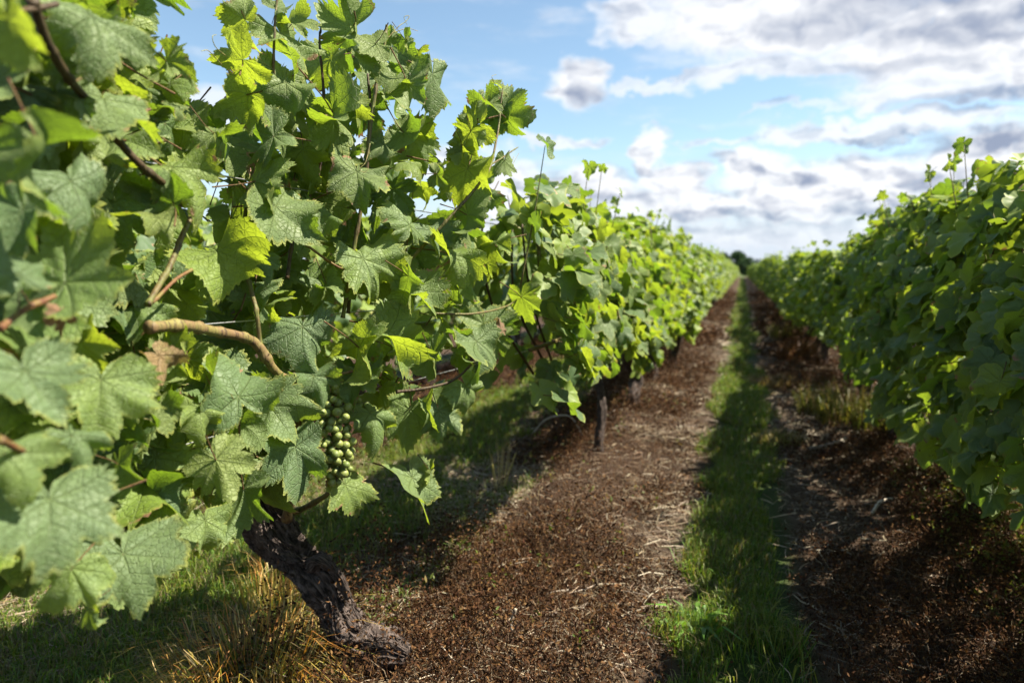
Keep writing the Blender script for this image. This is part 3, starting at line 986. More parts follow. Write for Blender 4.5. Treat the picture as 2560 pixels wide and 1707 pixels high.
cane(vine_b, [(75, 0, .005, -.05), (110, 100, .005, -.03), (150, 170, .005, 0), (210, 240, .005, .03), (270, 320, .0052, .02), (330, 385, .0052, 0), (390, 435, .005, 0), (420, 470, .0045, .03)], DARK_CANE)
cane(vine_b, [(20, 30, .003, -.05), (82, 20, .003, -.05), (130, 10, .003, -.05)], DARK_CANE, 6)
cane(vine_b, [(20, 200, .002, .1), (50, 225, .0024, .1), (48, 170, .002, .1), (90, 100, .002, .1)], DARK_CANE, 6)
cane(vine_a, [(340, 700, .0042, .0), (385, 620, .0042, 0), (420, 540, .004, -.01), (445, 490, .0036, -.01)], GREEN_CANE)
cane(vine_a, [(440, 620, .0026, .0), (400, 645, .0026, 0), (350, 695, .003, 0)], PETIOLE, 6)
cane(vine_b, [(0, 755, .0036, -.02), (60, 710, .0034, -.02), (125, 680, .003, -.03)], PETIOLE, 6)
cane(vine_b, [(0, 1010, .0038, -.06), (60, 1040, .0034, -.06), (110, 1070, .003, -.07)], PETIOLE, 6)
cane(vine_b, [(200, 1000, .008, .25), (280, 1005, .008, .2), (360, 1030, .0075, .2), (480, 1080, .008, .25)], DARK_CANE)
for pts in ([(1140, 232, .0008, -.02), (1125, 218, .0008, -.02), (1112, 212, .0007, -.02), (1104, 220, .0006, -.02), (1102, 230, .0005, -.02)],
            [(1150, 215, .0008, -.02), (1135, 190, .0007, -.02), (1130, 176, .0006, -.02), (1140, 172, .0005, -.02)],
            [(885, 95, .0009, -.02), (915, 62, .0009, -.02), (932, 50, .0008, -.02), (940, 38, .0008, -.02), (928, 40, .0006, -.02), (935, 58, .0005, -.02)],
            [(905, 75, .0008, -.02), (935, 66, .0007, -.02), (960, 72, .0005, -.02)],
            [(520, 130, .0009, 0), (495, 108, .0008, 0), (488, 85, .0006, 0), (497, 80, .0005, 0)],
            [(510, 150, .0008, 0), (480, 118, .0007, 0), (462, 118, .0005, 0)],
            [(628, 160, .0008, 0), (600, 140, .0007, 0), (596, 120, .0006, 0), (612, 128, .0006, 0), (590, 118, .0005, 0)],
            [(850, 330, .0009, -.04), (840, 372, .0008, -.05), (826, 388, .0006, -.05), (838, 396, .0006, -.05), (846, 386, .0005, -.05)],
            [(1180, 360, .0008, 0), (1170, 390, .0007, 0), (1192, 352, .0006, 0)],
            [(605, 905, .0009, -.09), (560, 900, .0008, -.1), (545, 925, .0007, -.1), (530, 905, .0006, -.1)]):
    cane(vine_a, pts, TENDRIL, 5, 'tendril')

# grapes: a bunch hanging between the leaves, berries as pieces of it
def grape_mesh():
    n, mring = 14, 9
    vs = [[0, 0, -1.0]]
    for i in range(1, mring):
        ph = math.pi * i / mring - math.pi / 2
        for j in range(n):
            a = 2 * math.pi * j / n
            vs.append([math.cos(ph) * math.cos(a), math.cos(ph) * math.sin(a), math.sin(ph)])
    vs.append([0, 0, 1.0])
    q, t = [], []
    for i in range(mring - 2):
        for j in range(n):
            a, b = 1 + i * n + j, 1 + i * n + (j + 1) % n
            q.append((a, b, b + n, a + n))
    for j in range(n):
        t.append((0, 1 + (j + 1) % n, 1 + j))
        k = 1 + (mring - 2) * n
        t.append((k + j, k + (j + 1) % n, len(vs) - 1))
    return mesh_from('grape', np.array(vs), [np.array(q), np.array(t)], [GRAPE])


GRAPE_MESH = grape_mesh()


def grape_bunch(vine, axis_pts, seed, n_try=5000, limit=150):
    """axis_pts: px, py, half-width in pixels, depth"""
    rs = np.random.default_rng(seed)
    ax = np.array([[*at_depth(px, py, d), wd / FPX * d] for px, py, wd, d in axis_pts])
    cl = catmull(ax, 60)
    stem_v, stem_f = tube(cl[:, :3], np.full(60, .0022), 6, 60)
    bunch = local_mesh_object('grape_bunch', vine, stem_v, stem_f, [GREEN_CANE])
    done = []
    for _ in range(n_try):
        c = cl[rs.integers(0, 60)]
        dv = unit(rs.normal(size=3))
        p = c[:3] + dv * (c[3] * rs.uniform(.2, 1.0))
        r = rs.uniform(.0064, .0090)
        if not done or (np.linalg.norm(np.array([q for q, _ in done]) - p, axis=1) > (np.array([q for _, q in done]) + r) * .80).all():
            done.append((p, r))
            o = bpy.data.objects.new('grape', GRAPE_MESH)
            COL.objects.link(o)
            o.parent = bunch
            o.location = p - np.array(vine.location)
            o.scale = (r, r, r * 1.06)
            o.rotation_euler = rs.uniform(0, 3, 3)
        if len(done) >= limit:
            break
    return bunch


grape_bunch(vine_a, [(790, 985, 22, 1.36), (808, 1005, 58, 1.36), (826, 1060, 62, 1.36), (842, 1115, 50, 1.36), (850, 1168, 30, 1.36), (838, 1205, 12, 1.36)], 3)
grape_bunch(vine_a, [(905, 1005, 12, 1.46), (915, 1020, 26, 1.46), (915, 1040, 20, 1.46)], 4, 200, 12)

# ------------------------------------------------------------------ the other vines of the rows
def hedge(rs, n, y0, y1, hw=.25, zb=.42, zt=1.30, side=0, ragged=.10, ph=0.0):
    """leaf positions of a stretch of trellised canopy about x = 0; side: +1/-1 favours that face"""
    y = rs.uniform(y0, y1, n)
    top = zt + ragged * (vnoise(y * 2.3 + ph, y * 0 + ph) - .45) * 2 + ragged * .5 * (vnoise(y * 7 + ph, y * 0 + 3 + ph) - .5)
    bot = zb + .16 * (vnoise(y * 2.0 + ph, y * 0 + 9 + ph) - .5) * 2
    kz = rs.random(n) ** .85
    z = bot + (top - bot) * kz
    wid = hw * np.clip(np.sin(np.clip(.22 + kz * .86, 0, 1) * math.pi) ** .45, .35, 1) * (.8 + .4 * vnoise(y * 3 + ph, z * 3))
    s = np.where(rs.random(n) < .5 + .18 * side, 1.0, -1.0)
    x = s * wid * (1 - .6 * rs.random(n) ** 1.6)
    up = np.clip((kz - .80) * 5, 0, 1)
    x = np.where(rs.random(n) < up * .7, rs.uniform(-1, 1, n) * wid, x)
    nrm = np.stack([s * (.72 - .4 * up), rs.normal(size=n) * .45 + .05, .50 + .5 * up], -1) + rs.normal(size=(n, 3)) * .32
    tip = np.stack([s * .35, rs.normal(size=n) * .4, -np.ones(n)], -1) + rs.normal(size=(n, 3)) * .25
    pos = np.stack([x, y, z], -1)
    size = rs.uniform(.075, .130, n)
    # tip shoots standing above the top wire
    k = rs.choice(n, max(n // 70, 2), replace=False)
    pos[k, 2] = top[k] + rs.uniform(.02, .12, len(k))
    pos[k, 0] *= .6
    size[k] *= .62
    return pos, frames(nrm, tip), size


def small_trunk(rs, lean, h=.55, r=.032, sides=16, n=26):
    pts = [(0, 0, -.08), (rs.normal() * .01, rs.normal() * .02, .06), (lean * .35 + rs.normal() * .02, rs.normal() * .04, h * .4),
           (lean * .8 + rs.normal() * .02, rs.normal() * .05, h * .75), (lean, rs.normal() * .05, h)]
    rad = [r * 1.5, r * 1.15, r * (.9 + .3 * rs.random()), r * (1 + .3 * rs.random()), r * 1.25]
    return trunk_arrays(pts, rad, sides, n, int(rs.integers(1, 99)), 1.0, 1.5)


GROUP = 'grapevines along the trellis'


def near_vine(row, y, name_label, y0, y1, n_single, n_rest, seed, zb, zt, side, hw=.26, r=.032, h=.6, lean=.0, dry=0):
    """a vine close enough that its leaves can be told apart"""
    rs = np.random.default_rng(seed)
    z0 = float(gz(row, y))
    vine = thing('grapevine', name_label, 'grapevine', (row, y, z0), GROUP)
    a, f, uv = small_trunk(rs, lean, h, r, 26, 60)
    link('trunk', mesh_from('trunk', a, f, [BARK], uvs={'bark': uv}), vine)
    ph = y0 * 1.0 + row * 3.1
    pos, rot, size = hedge(rs, n_single + n_rest, y0 - y, y1 - y, hw, zb, zt, side, .10, ph)
    score = pos[:, 0] * side + rs.random(len(pos)) * .12 + np.clip(pos[:, 2] - zt, 0, 1)
    order = np.argsort(-score)
    for k in order[:n_single]:
        leaf_object_local(vine, MED[rs.integers(len(MED))], pos[k], rot[k], size[k], max(0, rs.normal() * .12 + .05), 0)
    rest = order[n_single:]
    L = leaf_cloud_mesh('foliage', NEAR_ARR, pos[rest], rot[rest], size[rest], rs)
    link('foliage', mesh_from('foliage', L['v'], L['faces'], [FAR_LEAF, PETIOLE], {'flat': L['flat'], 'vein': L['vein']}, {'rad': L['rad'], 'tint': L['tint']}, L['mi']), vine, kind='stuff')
    for k in range(6):
        yy = rs.uniform(y0 + .1, y1 - .1) - y
        xx = rs.uniform(-.1, .1)
        pts = [(xx * .3, yy * .8, .58), (xx, yy, .85), (xx * 1.3 + rs.normal() * .03, yy + rs.normal() * .05, 1.1), (xx + rs.normal() * .05, yy + rs.normal() * .09, zt + rs.uniform(-.08, .05))]
        v, f = tube(pts, [.005, .0042, .0034, .0016], 6, 16)
        link('cane', mesh_from('cane', v, f, [GREEN_CANE if k % 2 else DARK_CANE]), vine)
    for k in np.where(pos[:, 2] > zt + .06)[0]:                # thin shoots that carry the leaves standing above the canopy
        e = pos[k]
        v, f = tube([(e[0] * .5, e[1] - .05, zt - .30), (e[0] * .8, e[1] - .03, zt - .08), (e[0], e[1] - .01, e[2] - .01)], [.0030, .0022, .0012], 5, 10)
        link('shoot', mesh_from('shoot', v, f, [GREEN_CANE]), vine)
    v, f = tube([(lean, 0, h - .02), (lean * .5, (y0 - y) * .3, .66), (0, (y0 - y) * .8, .68)], [.018, .010, .007], 8, 18)
    link('cane', mesh_from('cane', v, f, [WOODY_CANE]), vine)
    v, f = tube([(lean, 0, h - .02), (lean * .5, (y1 - y) * .3, .66), (0, (y1 - y) * .8, .68)], [.018, .010, .007], 8, 18)
    link('cane', mesh_from('cane', v, f, [WOODY_CANE]), vine)
    return vine


def leaf_object_local(parent, mesh, pos, rot, size, yellow, dry):
    o = bpy.data.objects.new('leaf', mesh)
    COL.objects.link(o)
    o.parent = parent
    o.matrix_local = Matrix([[*(rot[i] * size), pos[i]] for i in range(3)] + [[0, 0, 0, 1]])
    o.color = (yellow, dry, 0, 1)
    return o


near_vine(-.68, 3.50, 'sunlit grapevine on a slender straight dark trunk, behind the gnarled vine', 1.90, 4.15, 300, 520, 41, .50, 1.20, 1, .26, .018, .56)
near_vine(-.70, 4.75, 'sunlit grapevine just past the slender-trunked one in the same row', 4.15, 5.30, 200, 280, 42, .42, 1.28, 1, .26, .034, .5)
near_vine(-.70, 5.80, 'sunlit grapevine, second past the slender-trunked one in the same row', 5.30, 6.35, 160, 280, 43, .44, 1.27, 1, .26, .034, .5)
near_vine(.88, 1.85, 'tall shaded grapevine cut by the frame edge across the grass strip', 1.05, 2.35, 230, 420, 44, .36, 1.22, -1, .27, .034, .5)
near_vine(.88, 2.95, 'shaded grapevine hanging low to the weeds before the stout-trunked vine', 2.35, 3.55, 290, 420, 45, .26, 1.24, -1, .29, .036, .5)
near_vine(.86, 4.10, 'shaded grapevine with a stout black trunk showing beneath it', 3.55, 4.75, 250, 360, 46, .50, 1.25, -1, .27, .055, .5, -.03)
near_vine(.86, 5.25, 'shaded grapevine just past the stout-trunked one, tall grass under it', 4.75, 5.85, 170, 320, 47, .52, 1.25, -1, .27, .034, .5)

# vines farther off: a few kinds, copied down the rows
def kind_meshes(seed, n, arrs):
    rs = np.random.default_rng(seed)
    pos, rot, size = hedge(rs, n, -.60, .60, .27, .38, 1.28, 0, .09, seed * 1.7)
    L = leaf_cloud_mesh('foliage', arrs, pos, rot, size, rs)
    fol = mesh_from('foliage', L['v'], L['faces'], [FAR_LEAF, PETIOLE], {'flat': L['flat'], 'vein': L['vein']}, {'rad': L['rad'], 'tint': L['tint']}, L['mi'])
    a, f, uv = small_trunk(rs, rs.normal() * .05, .55, .034, 14, 22)
    tr = mesh_from('trunk', a, f, [BARK], uvs={'bark': uv})
    return fol, tr


KINDS = [kind_meshes(60 + i, 500, LOW_ARR) for i in range(6)]
rs = np.random.default_rng(77)


def far_vine(row, y, label):
    fol, tr = KINDS[rs.integers(len(KINDS))]
    x = row + rs.normal() * .025
    z0 = float(gz(x, y))
    s = rs.uniform(.95, 1.05)
    o = thing('grapevine', label, 'grapevine', (x, y, z0), GROUP)
    link('trunk', tr, o)
    link('foliage', fol, o, kind='stuff')
    o.rotation_euler = (0, 0, math.pi * rs.integers(0, 2) + rs.normal() * .05)
    o.scale = (s, 1.0, rs.uniform(.95, 1.05) if row < 0 else rs.choice([.80, .88, 1.0, 1.04]))


SKIP_R = {14, 23}
ORD = ['third', 'fourth', 'fifth', 'sixth', 'seventh', 'eighth', 'ninth', 'tenth', 'eleventh', 'twelfth']
for i in range(84):
    lab = 'grapevine merging into the sunlit row that runs to the far trees'
    if i < 10:
        lab = f'sunlit grapevine, {ORD[i]} past the slender-trunked one in the same row'
    far_vine(-.70, 6.88 + i * 1.12 + rs.normal() * .05, lab)
for i in range(84):
    if i in SKIP_R:
        continue
    lab = 'grapevine merging into the shaded row that runs to the far trees'
    if i < 9:
        lab = f'shaded grapevine, {ORD[i - 1] if i else "second"} past the stout-trunked one in the same row'
    far_vine(.86, 6.40 + i * 1.12 + rs.normal() * .05, lab)
for i in range(15):
    far_vine(ROWS[1], 1.6 + i * 1.12, 'grapevine of the next row, glimpsed beneath the sunlit canopy')
for i in range(14):
    far_vine(ROWS[4], .2 + i * 1.12, 'grapevine of the row hidden behind the shaded canopy')

# trellis wires
for row, zs, side in ((LEFT_X, (.70, .90, 1.16), 'sunlit'), (.87, (.70, .90, 1.16), 'shaded')):
    for z, which in zip(zs, ('lowest', 'middle', 'topmost')):
        ys = np.linspace(-1.5, 104, 44)
        v, f = tube(np.column_stack([np.full(44, row) + .01 * np.sin(ys) - (.17 if row < 0 else 0) * np.clip((3.4 - ys) / 2.2, 0, 1), ys, z + .012 * np.cos(ys * .9)]), np.full(44, .0016), 5, 132)
        o = link('trellis_wire', mesh_from('trellis_wire', v - np.array([row, 0, 0]), f, [WIRE]), None,
                 label=f'{which} thin steel trellis wire strung through the {side} row', category='wire', group='trellis wires')
        o.location = (row, 0, 0)

# ------------------------------------------------------------------ ground cover
def tones(rs, n, cols):
    c = np.array(cols)[rs.integers(0, len(cols), n)]
    return c * rs.uniform(.7, 1.25, (n, 1)) * rs.uniform(.94, 1.06, (n, 3))


def blades(rs, base, length, width, lean, tone, lean_dir=None, droop=.5):
    """curved grass blades: 5 vertices each"""
    n = len(base)
    a = rs.uniform(0, 2 * math.pi, n) if lean_dir is None else lean_dir
    d = np.stack([np.cos(a), np.sin(a), np.zeros(n)], -1)
    fa = rs.uniform(0, 2 * math.pi, n)
    s = np.stack([np.cos(fa), np.sin(fa), np.zeros(n)], -1) * width[:, None] * .5
    up = np.array([0, 0, 1.0])
    mid = base + d * (length * lean * .4)[:, None] + up * (length * .58 * np.sqrt(np.clip(1 - lean ** 2 * .5, .05, 1)))[:, None]
    tip = base + d * (length * (lean * .95 + droop * .15))[:, None] + up * (length * np.clip(1 - lean * .75 - droop * .12, .05, 1))[:, None]
    v = np.stack([base - s, base + s, mid + s * .75, mid - s * .75, tip], 1).reshape(-1, 3)
    k = np.arange(n) * 5
    q = np.stack([k, k + 1, k + 2, k + 3], -1)
    t = np.stack([k + 3, k + 2, k + 4], -1)
    return v, [q, t], np.repeat(tone, 5, 0)


def strands(rs, base, length, width, tone, lift=.02):
    """straws lying about: bent ribbons of two quads, 6 vertices"""
    n = len(base)
    a = rs.uniform(0, 2 * math.pi, n)
    tilt = rs.normal(size=n) * .16
    d = np.stack([np.cos(a) * np.cos(tilt), np.sin(a) * np.cos(tilt), np.sin(tilt)], -1)
    s = np.stack([-np.sin(a), np.cos(a), rs.normal(size=n) * .6], -1) * width[:, None] * .5
    bend = rs.normal(size=(n, 3)) * (length * .10)[:, None]
    bend[:, 2] = np.abs(bend[:, 2]) * .5
    c = base + np.array([0, 0, 1.0]) * (rs.uniform(.003, lift, n))[:, None]
    p0, p1, p2 = c - d * length[:, None] * .5, c + bend, c + d * length[:, None] * .5
    for p in (p0, p2):
        p[:, 2] = np.maximum(p[:, 2], gz(p[:, 0], p[:, 1]) + .002)
    v = np.stack([p0 - s, p0 + s, p1 + s, p1 - s, p2 + s * .6, p2 - s * .6], 1).reshape(-1, 3)
    k = np.arange(n) * 6
    q = np.vstack([np.stack([k, k + 1, k + 2, k + 3], -1), np.stack([k + 3, k + 2, k + 4, k + 5], -1)])
    return v, [q], np.repeat(tone, 6, 0)


def leaflets(rs, base, size, tone):
    """small curled dead leaves: a folded quad each, 5 vertices"""
    n = len(base)
    d = unit(rs.normal(size=(n, 3)))
    s = unit(np.cross(d, rs.normal(size=(n, 3))))
    nn = np.cross(d, s)
    L = size[:, None]
    v = np.stack([base - d * L, base + s * L * .45 + nn * L * .3, base + d * L, base - s * L * .45 + nn * L * .3], 1).reshape(-1, 3)
    k = np.arange(n) * 4
    t = np.vstack([np.stack([k, k + 1, k + 2], -1), np.stack([k, k + 2, k + 3], -1)])
    return v, [t], np.repeat(tone, 4, 0)


def scatter_object(name, sets, mat, **props):
    vs = [(a, b) for a, b, c in sets]
    v, f = merge(vs)
    return link(name, mesh_from(name, v, f, [mat], attrs={'tone': np.vstack([c for _, _, c in sets])}, smooth=False), None, **props)


def points(rs, n, x0, x1, y0, y1, keep=None, power=1.0):
    """random points on the ground; power > 1 crowds them towards the camera end"""
    t = rs.random(n) ** power
    p = np.stack([rs.uniform(x0, x1, n), y0 + (y1 - y0) * t], -1)
    if keep is not None:
        p = p[rs.random(n) < keep(p[:, 0], p[:, 1])]
    return np.column_stack([p, gz(p[:, 0], p[:, 1])])


rs = np.random.default_rng(5)
MIDX = 0.02


def strip(half, soft=.05, cx=MIDX):
    def k(x, y):
        e = half + .09 * (vnoise(x * 0 + 3, y * 1.6) - .5) * 2 + .10 * (vnoise(x * 3, y * 5) - .5) * 2
        c = cx + .05 * (vnoise(y * 0 + 8, y * .9) - .5) * 2
        patch = np.clip((vnoise(x + 5, y, 3.1) - .22) * 4, .12, 1)
        return np.clip((e - np.abs(x - c)) / soft + .5, 0, 1) * patch
    return k


GREENS = [(.055, .115, .012), (.080, .145, .014), (.122, .175, .020), (.170, .192, .030)]
PALE = [(.18, .14, .07), (.13, .10, .048), (.09, .09, .028)]
sets = []
for (n, y0, y1, l0, l1, wd, half, cx) in ((52000, 1.2, 4.2, .04, .105, .0030, .155, MIDX), (46000, 4.2, 11, .05, .11, .0048, .155, MIDX), (30000, 11, 34, .05, .10, .010, .155, MIDX),
                                          (16000, 34, 95, .05, .10, .024, .155, MIDX), (70000, .9, 5, .03, .10, .0036, .42, LEFT_X - .84), (30000, 5, 16, .05, .11, .007, .36, LEFT_X - .84),
                                          (9000, 2, 12, .05, .11, .007, .3, RIGHT_X + .8)):
    b = points(rs, n, cx - half - .15, cx + half + .15, y0, y1, strip(half, .06, cx), 1.4)
    m_ = len(b)
    tn = tones(rs, m_, GREENS)
    pk = rs.random(m_) < .12 + .25 * vnoise(b[:, 0] + 1, b[:, 1], 2.2)
    tn[pk] = tones(rs, pk.sum(), PALE)
    sets.append(blades(rs, b, rs.uniform(l0, l1, m_) * (.6 + .8 * vnoise(b[:, 0], b[:, 1], 4)), rs.uniform(.6, 1.3, m_) * wd, rs.uniform(.1, .85, m_), tn))
scatter_object('grass', sets, GRASS, kind='stuff', label='green grass strips down the middle of the vineyard lanes', category='grass')

# thin mixed grass near the gnarled vine, over the straw
b = points(rs, 56000, -3.2, -.85, .6, 3.2, lambda x, y: np.clip((vnoise(x + 2, y + 7, 3.0) - .30) * 3, .06, 1))
m_ = len(b)
tn = tones(rs, m_, GREENS + GREENS + PALE)
scatter_object('sparse_grass', [blades(rs, b, rs.uniform(.03, .10, m_), rs.uniform(.002, .004, m_), rs.uniform(.2, 1.0, m_), tn)], GRASS, kind='stuff',
               label='thin mixed green and straw grass behind the gnarled trunk', category='grass')


def not_grass(x, y):
    d = np.minimum(np.abs(x - MIDX), np.abs(x - (LEFT_X - .84)) * .5)
    return np.clip((d - .10) / .08, .12, 1)


def straw_zone(x, y):
    edge = np.exp(-((np.abs(x - MIDX) - .33) / .17) ** 2)
    patch = np.clip((vnoise(x, y + 3, 2.3) - .42) * 3.2 + np.where((x > .15) & (x < .5), .35, 0), 0, 1)
    return np.clip(.16 + .75 * edge * (.3 + patch) + .45 * patch, 0, 1) * not_grass(x, y)


STRAWC = [(.23, .180, .120), (.16, .120, .078), (.33, .275, .20), (.085, .060, .040), (.19, .128, .078)]
sets = []
for n, y0, y1, l0, l1, wd, pw in ((24000, 1.1, 3.6, .02, .12, .0018, 1.0), (22000, 3.6, 9, .04, .15, .0032, 1.1), (14000, 9, 30, .06, .2, .009, 1.2)):
    b = points(rs, n, -1.35, 1.35, y0, y1, straw_zone, pw)
    m_ = len(b)
    sets.append(strands(rs, b, rs.uniform(l0, l1, m_), rs.uniform(.5, 1.4, m_) * wd, tones(rs, m_, STRAWC), .025))
b = points(rs, 46000, -3.2, -.85, .6, 3.2, lambda x, y: np.clip(.18 + (vnoise(x, y, 2.5) - .45) * 2, .04, 1))
m_ = len(b)
sets.append(strands(rs, b, rs.uniform(.03, .14, m_), rs.uniform(.5, 1.4, m_) * .0020, tones(rs, m_, STRAWC), .03))
scatter_object('straw', sets, STRAW, kind='stuff', label='loose pale straw lying over the brown ground', category='straw')


def weed_zone(x, y):
    d = np.minimum(np.abs(x - LEFT_X - .05), np.abs(x - RIGHT_X + .02))
    core = np.clip((np.where(x > 0, .68, .56) - d) / .22, 0, 1)
    patch = np.clip((vnoise(x + 9, y + 1, 2.1) - .22) * 3.0, .12, 1)
    return core * patch


BROWN = [(.038, .0165, .0066), (.056, .0250, .0095), (.019, .0095, .0050), (.078, .037, .0140), (.125, .066, .026), (.046, .0185, .0075), (.027, .0122, .0058)]
sets = []
for n, y0, y1, s0, s1, hz, pw in ((260000, 1.15, 4.0, .0032, .0080, .080, 1.1), (130000, 4.0, 9.0, .006, .012, .075, 1.15), (60000, 9, 32, .014, .030, .08, 1.3)):
    b = points(rs, n, -1.35, 1.45, y0, y1, weed_zone, pw)
    m_ = len(b)
    hh = np.abs(rs.normal(size=m_)) * hz * (.10 + 3.8 * (vnoise(b[:, 0], b[:, 1], 6) * vnoise(b[:, 0] + 4, b[:, 1], 13)) ** 1.3)
    b[:, 2] += .002 + hh
    sets.append(leaflets(rs, b, rs.uniform(s0, s1, m_), tones(rs, m_, BROWN)))
b = points(rs, 60000, -3.1, -1.75, 2.2, 11, lambda x, y: np.clip((.62 - np.abs(x - ROWS[1])) / .2, 0, 1))
m_ = len(b)
b[:, 2] += .002 + np.abs(rs.normal(size=m_)) * .05
sets.append(leaflets(rs, b, rs.uniform(.006, .014, m_), tones(rs, m_, BROWN)))
b = points(rs, 110000, -1.35, 1.45, 1.15, 7, weed_zone, 1.3)
m_ = len(b)
sets.append(blades(rs, b, rs.uniform(.02, .10, m_), rs.uniform(.0010, .0022, m_), rs.uniform(.2, 1.15, m_), tones(rs, m_, BROWN[3:5] + STRAWC[1:2] + BROWN[:2])))
scatter_object('dead_weeds', sets, WEED, kind='stuff', label='mat of withered brown weeds along both rows', category='weeds')

b = points(rs, 2600, .35, 1.4, 1.7, 3.6, lambda x, y: np.clip((x - .62) * 3, 0, 1))
b = np.vstack([b, points(rs, 150, -1.1, -.3, 1.5, 5, weed_zone)])
b = np.repeat(b, 7, 0) + rs.normal(size=(len(b) * 7, 3)) * (.012, .012, .02)
b[:, 2] += .05
scatter_object('green_weeds', [leaflets(rs, b, rs.uniform(.005, .012, len(b)), tones(rs, len(b), [(.10, .12, .02), (.07, .10, .02), (.15, .11, .03)]))], GRASS, kind='stuff',
               label='low yellow-green weeds, mostly under the shaded row', category='weeds')


def tuft(name, label, x, y, n, length, spread, cols, lean=(.15, 1.0), width=.0022, cat='grass tuft', seed=0):
    rs = np.random.default_rng(seed)
    a = rs.uniform(0, 2 * math.pi, n)
    r = spread * np.sqrt(rs.random(n))
    b = np.stack([x + r * np.cos(a), y + r * np.sin(a)], -1)
    b = np.column_stack([b, gz(b[:, 0], b[:, 1])])
    v, f, tn = blades(rs, b, length * rs.uniform(.45, 1.0, n), width * rs.uniform(.6, 1.3, n), rs.uniform(*lean, n), tones(rs, n, cols), a + rs.normal(size=n) * .7, .7)
    z0 = float(gz(x, y))
    o = link(name, mesh_from(name, v - np.array([x, y, z0]), f, [GRASS], attrs={'tone': tn}, smooth=False), None, label=label, category=cat)
    o.location = (x, y, z0)
    return o


RUST = [(.44, .20, .04), (.50, .28, .07), (.30, .13, .035), (.40, .31, .08), (.22, .21, .035), (.52, .39, .17)]
OLIVE = [(.08, .085, .016), (.13, .11, .03), (.05, .07, .012), (.20, .14, .05)]
tuft('grass_tuft', 'big rusty orange dry grass tuft beside the gnarled trunk', -1.10, 1.28, 1150, .25, .20, RUST + PALE, (.35, 1.3), .0028, seed=1)
tuft('grass_tuft', 'thin rusty grass tuft behind the big orange one', -1.28, 1.62, 260, .26, .10, RUST, (.05, .7), .002, seed=2)
tuft('grass_tuft', 'tall olive grass tuft by the stout black trunk', .66, 4.75, 420, .36, .17, OLIVE, (.05, .7), .004, seed=3)
tuft('grass_tuft', 'yellow-green grass tuft lit between the shaded vines', .80, 4.45, 420, .30, .14, [(.12, .135, .018), (.17, .155, .025), (.08, .10, .018)], (.05, .7), .004, seed=4)
tuft('grass_tuft', 'dark olive grass tuft nearer the grass strip', .52, 5.1, 260, .32, .12, OLIVE, (.05, .7), .004, seed=5)
tuft('grass_tuft', 'straw-yellow grass tuft at the edge of the grass strip', .24, 4.15, 520, .13, .12, [(.24, .18, .085), (.17, .14, .055), (.09, .11, .022)], (.1, .9), .0035, seed=6)
tuft('grass_tuft', 'pale straw tuft farther along the grass strip edge', .28, 6.3, 420, .20, .18, [(.22, .15, .07), (.17, .11, .05)], (.1, .9), .005, seed=7)
tuft('grass_tuft', 'reddish dry weed clump beside the shaded row', .62, 8.2, 420, .34, .20, [(.11, .042, .018), (.15, .065, .026)], (.05, .8), .006, seed=8)
tuft('grass_tuft', 'yellowing grass clump beside the shaded row farther off', .60, 10.4, 300, .36, .20, [(.12, .09, .022), (.10, .095, .022)], (.05, .8), .007, seed=9)
tuft('dry_stalks', 'a few tall pale dry grass stalks before the slender trunk', -.98, 2.75, 26, .40, .03, [(.42, .33, .20), (.34, .25, .14)], (.05, .55), .0035, 'dry grass', 10)
tuft('dry_stalks', 'single upright dry stalks amid the withered weeds', -.83, 2.55, 6, .16, .10, [(.34, .25, .16)], (.0, .2), .003, 'dry grass', 11)
tuft('weed_plant', 'leafy green weed at the grass strip edge near the camera', -.10, 1.86, 60, .14, .05, [(.08, .17, .02), (.11, .20, .03)], (.3, 1.0), .016, 'weed', 12)


def dead_stick(label, pts, r, cols=(.40, .34, .27)):
    m = bpy.data.materials.get('pale_stick') or plain('pale_stick', cols, .7)
    P_ = [np.array([x, y, float(gz(x, y)) + z]) for x, y, z in pts]
    v, f = tube(P_, [r, r * 1.1, r * .9][:len(pts)] + [r] * max(0, len(pts) - 3), 7, len(pts) * 6)
    o = link('cut_cane', mesh_from('cut_cane', v - P_[0], f, [m]), None, label=label, category='twig', group='prunings on the ground')
    o.location = P_[0]


dead_stick('short curved pale twig upright in the withered weeds', [(-.545, 1.62, .01), (-.548, 1.63, .04), (-.538, 1.635, .075)], .0045)
dead_stick('straight pale cut cane beside the stout black trunk', [(.38, 3.95, .03), (.47, 4.02, .035), (.58, 4.12, .05)], .009)
dead_stick('pale broken twig on the ground under the shaded row', [(.52, 2.95, .03), (.56, 3.02, .06), (.61, 3.06, .05)], .006)
dead_stick('thin white rootlet beside the foot of the gnarled trunk', [(-.68, 1.44, .05), (-.62, 1.42, .02), (-.56, 1.40, .015), (-.53, 1.35, .012)], .0016)
dead_stick('looped pale dry vine cutting behind the slender trunk', [(-1.12, 3.7, .05), (-1.02, 3.65, .16), (-.88, 3.62, .17), (-.80, 3.6, .06)], .004)

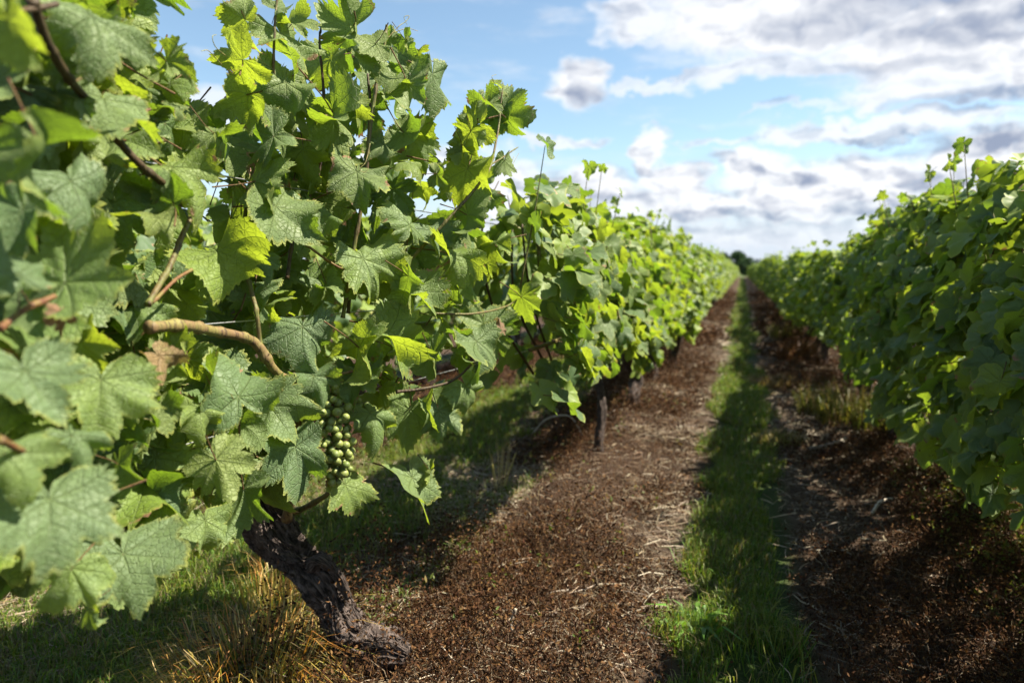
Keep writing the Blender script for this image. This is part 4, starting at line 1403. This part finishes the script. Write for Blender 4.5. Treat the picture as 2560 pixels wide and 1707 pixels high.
# ------------------------------------------------------------------ far trees
def far_tree(label, x, y, h, wdt, seed, dark):
    rs = np.random.default_rng(seed)
    o = thing('tree', label, 'tree', (x, y, 0), 'trees at the end of the rows')
    parts = [tube([(0, 0, -.2), (.05, 0, h * .3), (0, .05, h * .75)], [.16, .12, .04], 7, 12)]
    for k in range(7):
        a = rs.uniform(0, 6.28)
        z = h * rs.uniform(.25, .6)
        parts.append(tube([(0, 0, z), (math.cos(a) * wdt * .25, math.sin(a) * wdt * .25, z + h * .12), (math.cos(a) * wdt * .42, math.sin(a) * wdt * .42, z + h * .25)], [.06, .04, .015], 5, 8))
    v, f = merge(parts)
    link('trunk', mesh_from('trunk', v, f, [BARK], uvs={'bark': v[:, :2]}), o)
    cl = []
    for k in range(26):
        t = rs.random()
        rr = wdt * .5 * math.sin(math.pi * (.12 + .80 * t)) ** .7 * rs.uniform(.3, 1.0)
        a = rs.uniform(0, 6.28)
        c = np.array([math.cos(a) * rr, math.sin(a) * rr, h * (.16 + .80 * t)])
        m = 130
        cl.append(c + unit(rs.normal(size=(m, 3))) * (rs.random((m, 1)) ** .4) * wdt * rs.uniform(.11, .20))
    b = np.vstack(cl)
    v, f, tn = leaflets(rs, b, rs.uniform(.09, .20, len(b)), tones(rs, len(b), dark))
    link('crown', mesh_from('crown', v, f, [TREE_LEAF], attrs={'tone': tn}, smooth=False), o)


DK = [(.032, .070, .024), (.045, .088, .030), (.026, .052, .026)]
far_tree('slim dark conifer-like tree above the end of the sunlit row', -3.6, 140, 4.6, 2.6, 1, DK)
far_tree('taller dark bushy tree above the end of the lane', -1.4, 140, 4.7, 4.0, 2, DK)
far_tree('low rounded dark tree where the lane ends', .9, 138, 3.2, 3.8, 3, DK)
far_tree('small dark tree tucked behind the bushy tree', -.2, 150, 4.3, 3.2, 4, DK)
rsw = np.random.default_rng(8)
bx = rsw.uniform(-500, 700, 26000)
b = np.column_stack([bx, 620 + rsw.normal(size=26000) * 8, rsw.random(26000) * (5 + 6 * vnoise(bx, bx * 0, .03) + 3 * vnoise(bx, bx * 0, .15))])
v, f, tn = leaflets(rsw, b, rsw.uniform(.7, 1.6, 26000), tones(rsw, 26000, [(.03, .055, .035), (.04, .07, .04)]))
link('far_wood', mesh_from('far_wood', v, f, [TREE_LEAF], attrs={'tone': tn}, smooth=False), None, kind='stuff', label='low bluish line of distant woodland', category='woodland')
